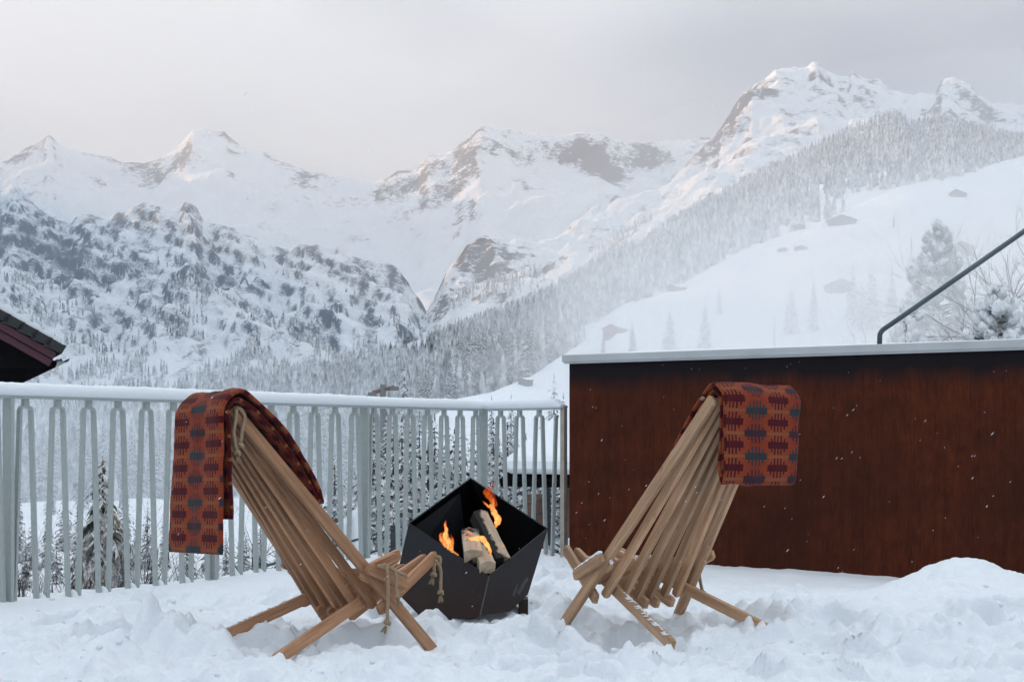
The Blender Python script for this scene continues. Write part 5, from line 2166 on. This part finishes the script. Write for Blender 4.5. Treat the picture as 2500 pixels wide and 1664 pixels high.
# snow on the tiles
P = []
ns = 90
for i in range(ns):
    u = .10 + (RL - .1) * i / (ns - 1)
    hgt = .085 + .03 * math.sin(u * 22.8) + .05 * min(1, u / 1.5)
    if i == 0:
        hgt = .05
    P.append((u, hgt))
v, f = [], []
for y in (.06, 8.95):
    for u, hgt in P:
        v += [e1 + dx * u + nz_ * .024 + Vector((0, y, 0)) - co_, e1 + dx * u + nz_ * (.012 + hgt) + Vector((0, y, 0)) - co_]
n2 = ns * 2
for i in range(ns - 1):
    a = i * 2
    f += [(a, a + 2, a + 3, a + 1), (a + 1, a + 3, a + 3 + n2, a + 1 + n2), (a + n2, a + 1 + n2, a + 3 + n2, a + 2 + n2)]
f += [(0, 1, 1 + n2, n2)]
obj('roof_snow', mesh_pd('roof_snow', v, f, M_SNOWCAP), ch)

# ------------------------------------------------------------------ ski lift and poles
M_PYLON = simple('galvanised_steel', (0.20, 0.21, 0.215), .5, metal=.4, var=.1)
M_PYRED = simple('rust_brown_steel', (0.20, 0.10, 0.075), .6, var=.1)
PY = 190
p = on_ground('valley_ground', 881, PY)
py = empty('lift_pylon', p, 'cable lift pylon with crossarm just above the railing', 'pylon')
top = at(935, 938, PY)
MB().tube([(0, 0, -1), top - p], [.55, .42], 8).build('mast', M_PYLON, py)
a, b_ = at(909, 958, PY), at(964, 944, PY)
MB().tube([a - p, b_ - p], .28, 6).build('crossarm', M_PYRED, py)
for q in (a, b_):
    MB().box((-.6, -.3, -.5), (.6, .3, .05), Matrix.Translation(q - p)).build('sheave_train', M_PYLON, py)
c0, c1 = at(910, 962, PY), at(-150, 1200, 560)
cb = []
for k in range(25):
    s = k / 24
    q = c0 * (1 - s) + c1 * s
    cb.append(q - Vector((0, 0, 14 * s * (1 - s))))
obj('lift_cable', mesh_pd('lift_cable', *(lambda mb: (mb.v, mb.f))(MB().tube([q - c0 for q in cb], .05, 4)), M_PYLON), None, 'thin lift cable running down left from the pylon', 'cable').location = c0
# gondola hanging from the cable
qi = min(cb, key=lambda q: abs(1250 + FP * q.x / q.y - 178))
gd = empty('gondola', qi, 'small lift gondola hanging above the valley behind the left railing', 'gondola')
MB().tube([(0, 0, .1), (0, 0, -2.0)], .08, 5).build('hanger', M_PYLON, gd)
cab = MB().box((-1.2, -1.0, -4.4), (1.2, 1.0, -2.0)).build('cabin', simple('gondola_shell', (.20, .19, .18), .5), gd)
bv = cab.modifiers.new('bevel', 'BEVEL')
bv.width = .35
bv.segments = 2
for k in (-.55, .55):
    MB().box((k - .45, -1.06, -3.4), (k + .45, -1.005, -2.5)).build('window', M_PANE, gd)
for x, Y, y0, y1, lb in ((2097, 260, 545, 640, 'wooden pole standing in the snow slope left of the pine'), (1503, 620, 742, 766, 'short post at the edge of the slope right of the forest'), (1782, 230, 725, 790, 'thin pole rising out of the steam above the wall')):
    p = on_ground('snow_slope', x, Y)
    z = EYE - (y0 * DS - 1066) / FP * Y
    mb = MB().tube([(0, 0, -1), (0, 0, z - p.z)], [Y * .0007, Y * .0005], 6)
    o = obj('utility_pole', mesh_pd('utility_pole', mb.v, mb.f, M_BARNGREY), None, lb, 'pole')
    o.location = p

# sloping pipe railing along the path behind the terrace
gr = empty('garden_railing', at(1000, 1300, 24), 'dark pipe railing sloping down to the left behind the zigzag railing', 'railing')
go = Vector(gr.location)


def gpt(px, dy=0.0):
    s = (1400 - px) / 780.0
    Y = 30 - 12 * s
    p = at(px, 1164 + .288 * (1400 - px), Y)
    return p - Vector((0, 0, dy))


M_PIPE = simple('dark_pipe', (0.045, 0.06, 0.068), .5, metal=.3, var=.15)
for dy in (0.0, .28, .56):
    MB().tube([gpt(q, dy) - go for q in range(1460, 560, -60)], .021, 6).build('pipe_rail', M_PIPE, gr)
for q in (1338, 1150, 962, 790, 640):
    t = gpt(q)
    MB().box((-.06, -.03, -1.3), (.06, .03, .06), Matrix.Translation(t - go)).build('post', M_PIPE, gr)
o = MB().box((-.2, -.15, -1.6), (.2, .15, .0)).build('timber_post', M_BARN, None, label='short brown timber post behind the railing near the wall', cat='post')
o.location = at(1308, 1205, 29)

# ------------------------------------------------------------------ steam over the pool behind the wall
m = bpy.data.materials.new('steam_air')
m.use_nodes = True
nt = m.node_tree
nt.nodes.clear()
mo = nt.nodes.new('ShaderNodeOutputMaterial')
pv = nt.nodes.new('ShaderNodeVolumePrincipled')
pv.inputs['Color'].default_value = (0.97, 0.975, 0.985, 1)
pv.inputs['Density'].default_value = 0.0043
nt.links.new(pv.outputs[0], mo.inputs['Volume'])
M_STEAM = m
for i, (x, y, Y, rx, ry, rz) in enumerate(((1760, 790, 60, 13, 26, 3.6), (1960, 760, 70, 17, 34, 6.0), (2240, 770, 62, 15, 30, 4.6), (1850, 730, 150, 40, 60, 15), (2180, 640, 170, 55, 70, 22), (2020, 800, 34, 9, 14, 2.2), (2330, 700, 44, 10, 16, 5), (1980, 700, 110, 26, 40, 8))):
    lv, lf = ico(1, 4, 0, i)
    d = 1 + .16 * gn(lv[:, 0] * 1.7 + i, lv[:, 2] * 1.7 + lv[:, 1], 400 + i)
    me = mesh_np('steam', lv * d[:, None] * np.array([rx, ry, rz]), lf, M_STEAM)
    o = obj('steam', me, None, 'soft white steam drifting up behind the rusty wall', None, None, 'stuff')
    o.location = atd(x, y, Y)

# low mist lying in the valley behind the terrace
m2 = M_STEAM.copy()
m2.name = 'valley_mist_air'
[n for n in m2.node_tree.nodes if n.type == 'PRINCIPLED_VOLUME'][0].inputs['Density'].default_value = 0.0010
[n for n in m2.node_tree.nodes if n.type == 'PRINCIPLED_VOLUME'][0].inputs['Color'].default_value = (0.86, 0.91, 0.96, 1)
for i, (px, Y, rx, ry, rz, z) in enumerate(((350, 330, 260, 280, 26, -16), (900, 480, 260, 330, 34, -8))):
    lv, lf = ico(1, 4, 0, i)
    d = 1 + .10 * gn(lv[:, 0] * 1.7 + i, lv[:, 2] * 1.7 + lv[:, 1], 420 + i)
    o = obj('valley_mist', mesh_np('valley_mist', lv * d[:, None] * np.array([rx, ry, rz]), lf, m2), None, 'thin bluish mist lying low in the valley', None, None, 'stuff')
    o.location = ((px * DS - 1250) / FP * Y, Y, z)

# ------------------------------------------------------------------ falling snow
rs = np.random.default_rng(77)
fv, ff = [], []
n0 = 0
for i in range(480):
    Y = rs.uniform(3.2, 9.0)
    x, z = rs.uniform(-.42, .42) * Y, rs.uniform(.02, 2.0)
    if z > EYE + .36 * Y * .9:
        continue
    r = rs.uniform(.0006, .0012)
    L = r * rs.uniform(2, 7)
    d = np.array([.62 + rs.normal() * .12, rs.normal() * .3, .70])
    d /= np.linalg.norm(d)
    a = np.cross(d, [0, 1, 0])
    a /= np.linalg.norm(a)
    b_ = np.cross(d, a)
    c = np.array([x, Y, z])
    fv.append(np.array([c + d * L, c - d * L, c + a * r, c - a * r, c + b_ * r, c - b_ * r]))
    ff.append(np.array([(0, 2, 4), (0, 4, 3), (0, 3, 5), (0, 5, 2), (1, 4, 2), (1, 3, 4), (1, 5, 3), (1, 2, 5)]) + n0)
    n0 += 6
obj('snowflakes', mesh_np('snowflakes', np.concatenate(fv), np.concatenate(ff), M_SNOWCAP), None, 'fine snowflakes drifting across the terrace', None, None, 'stuff')
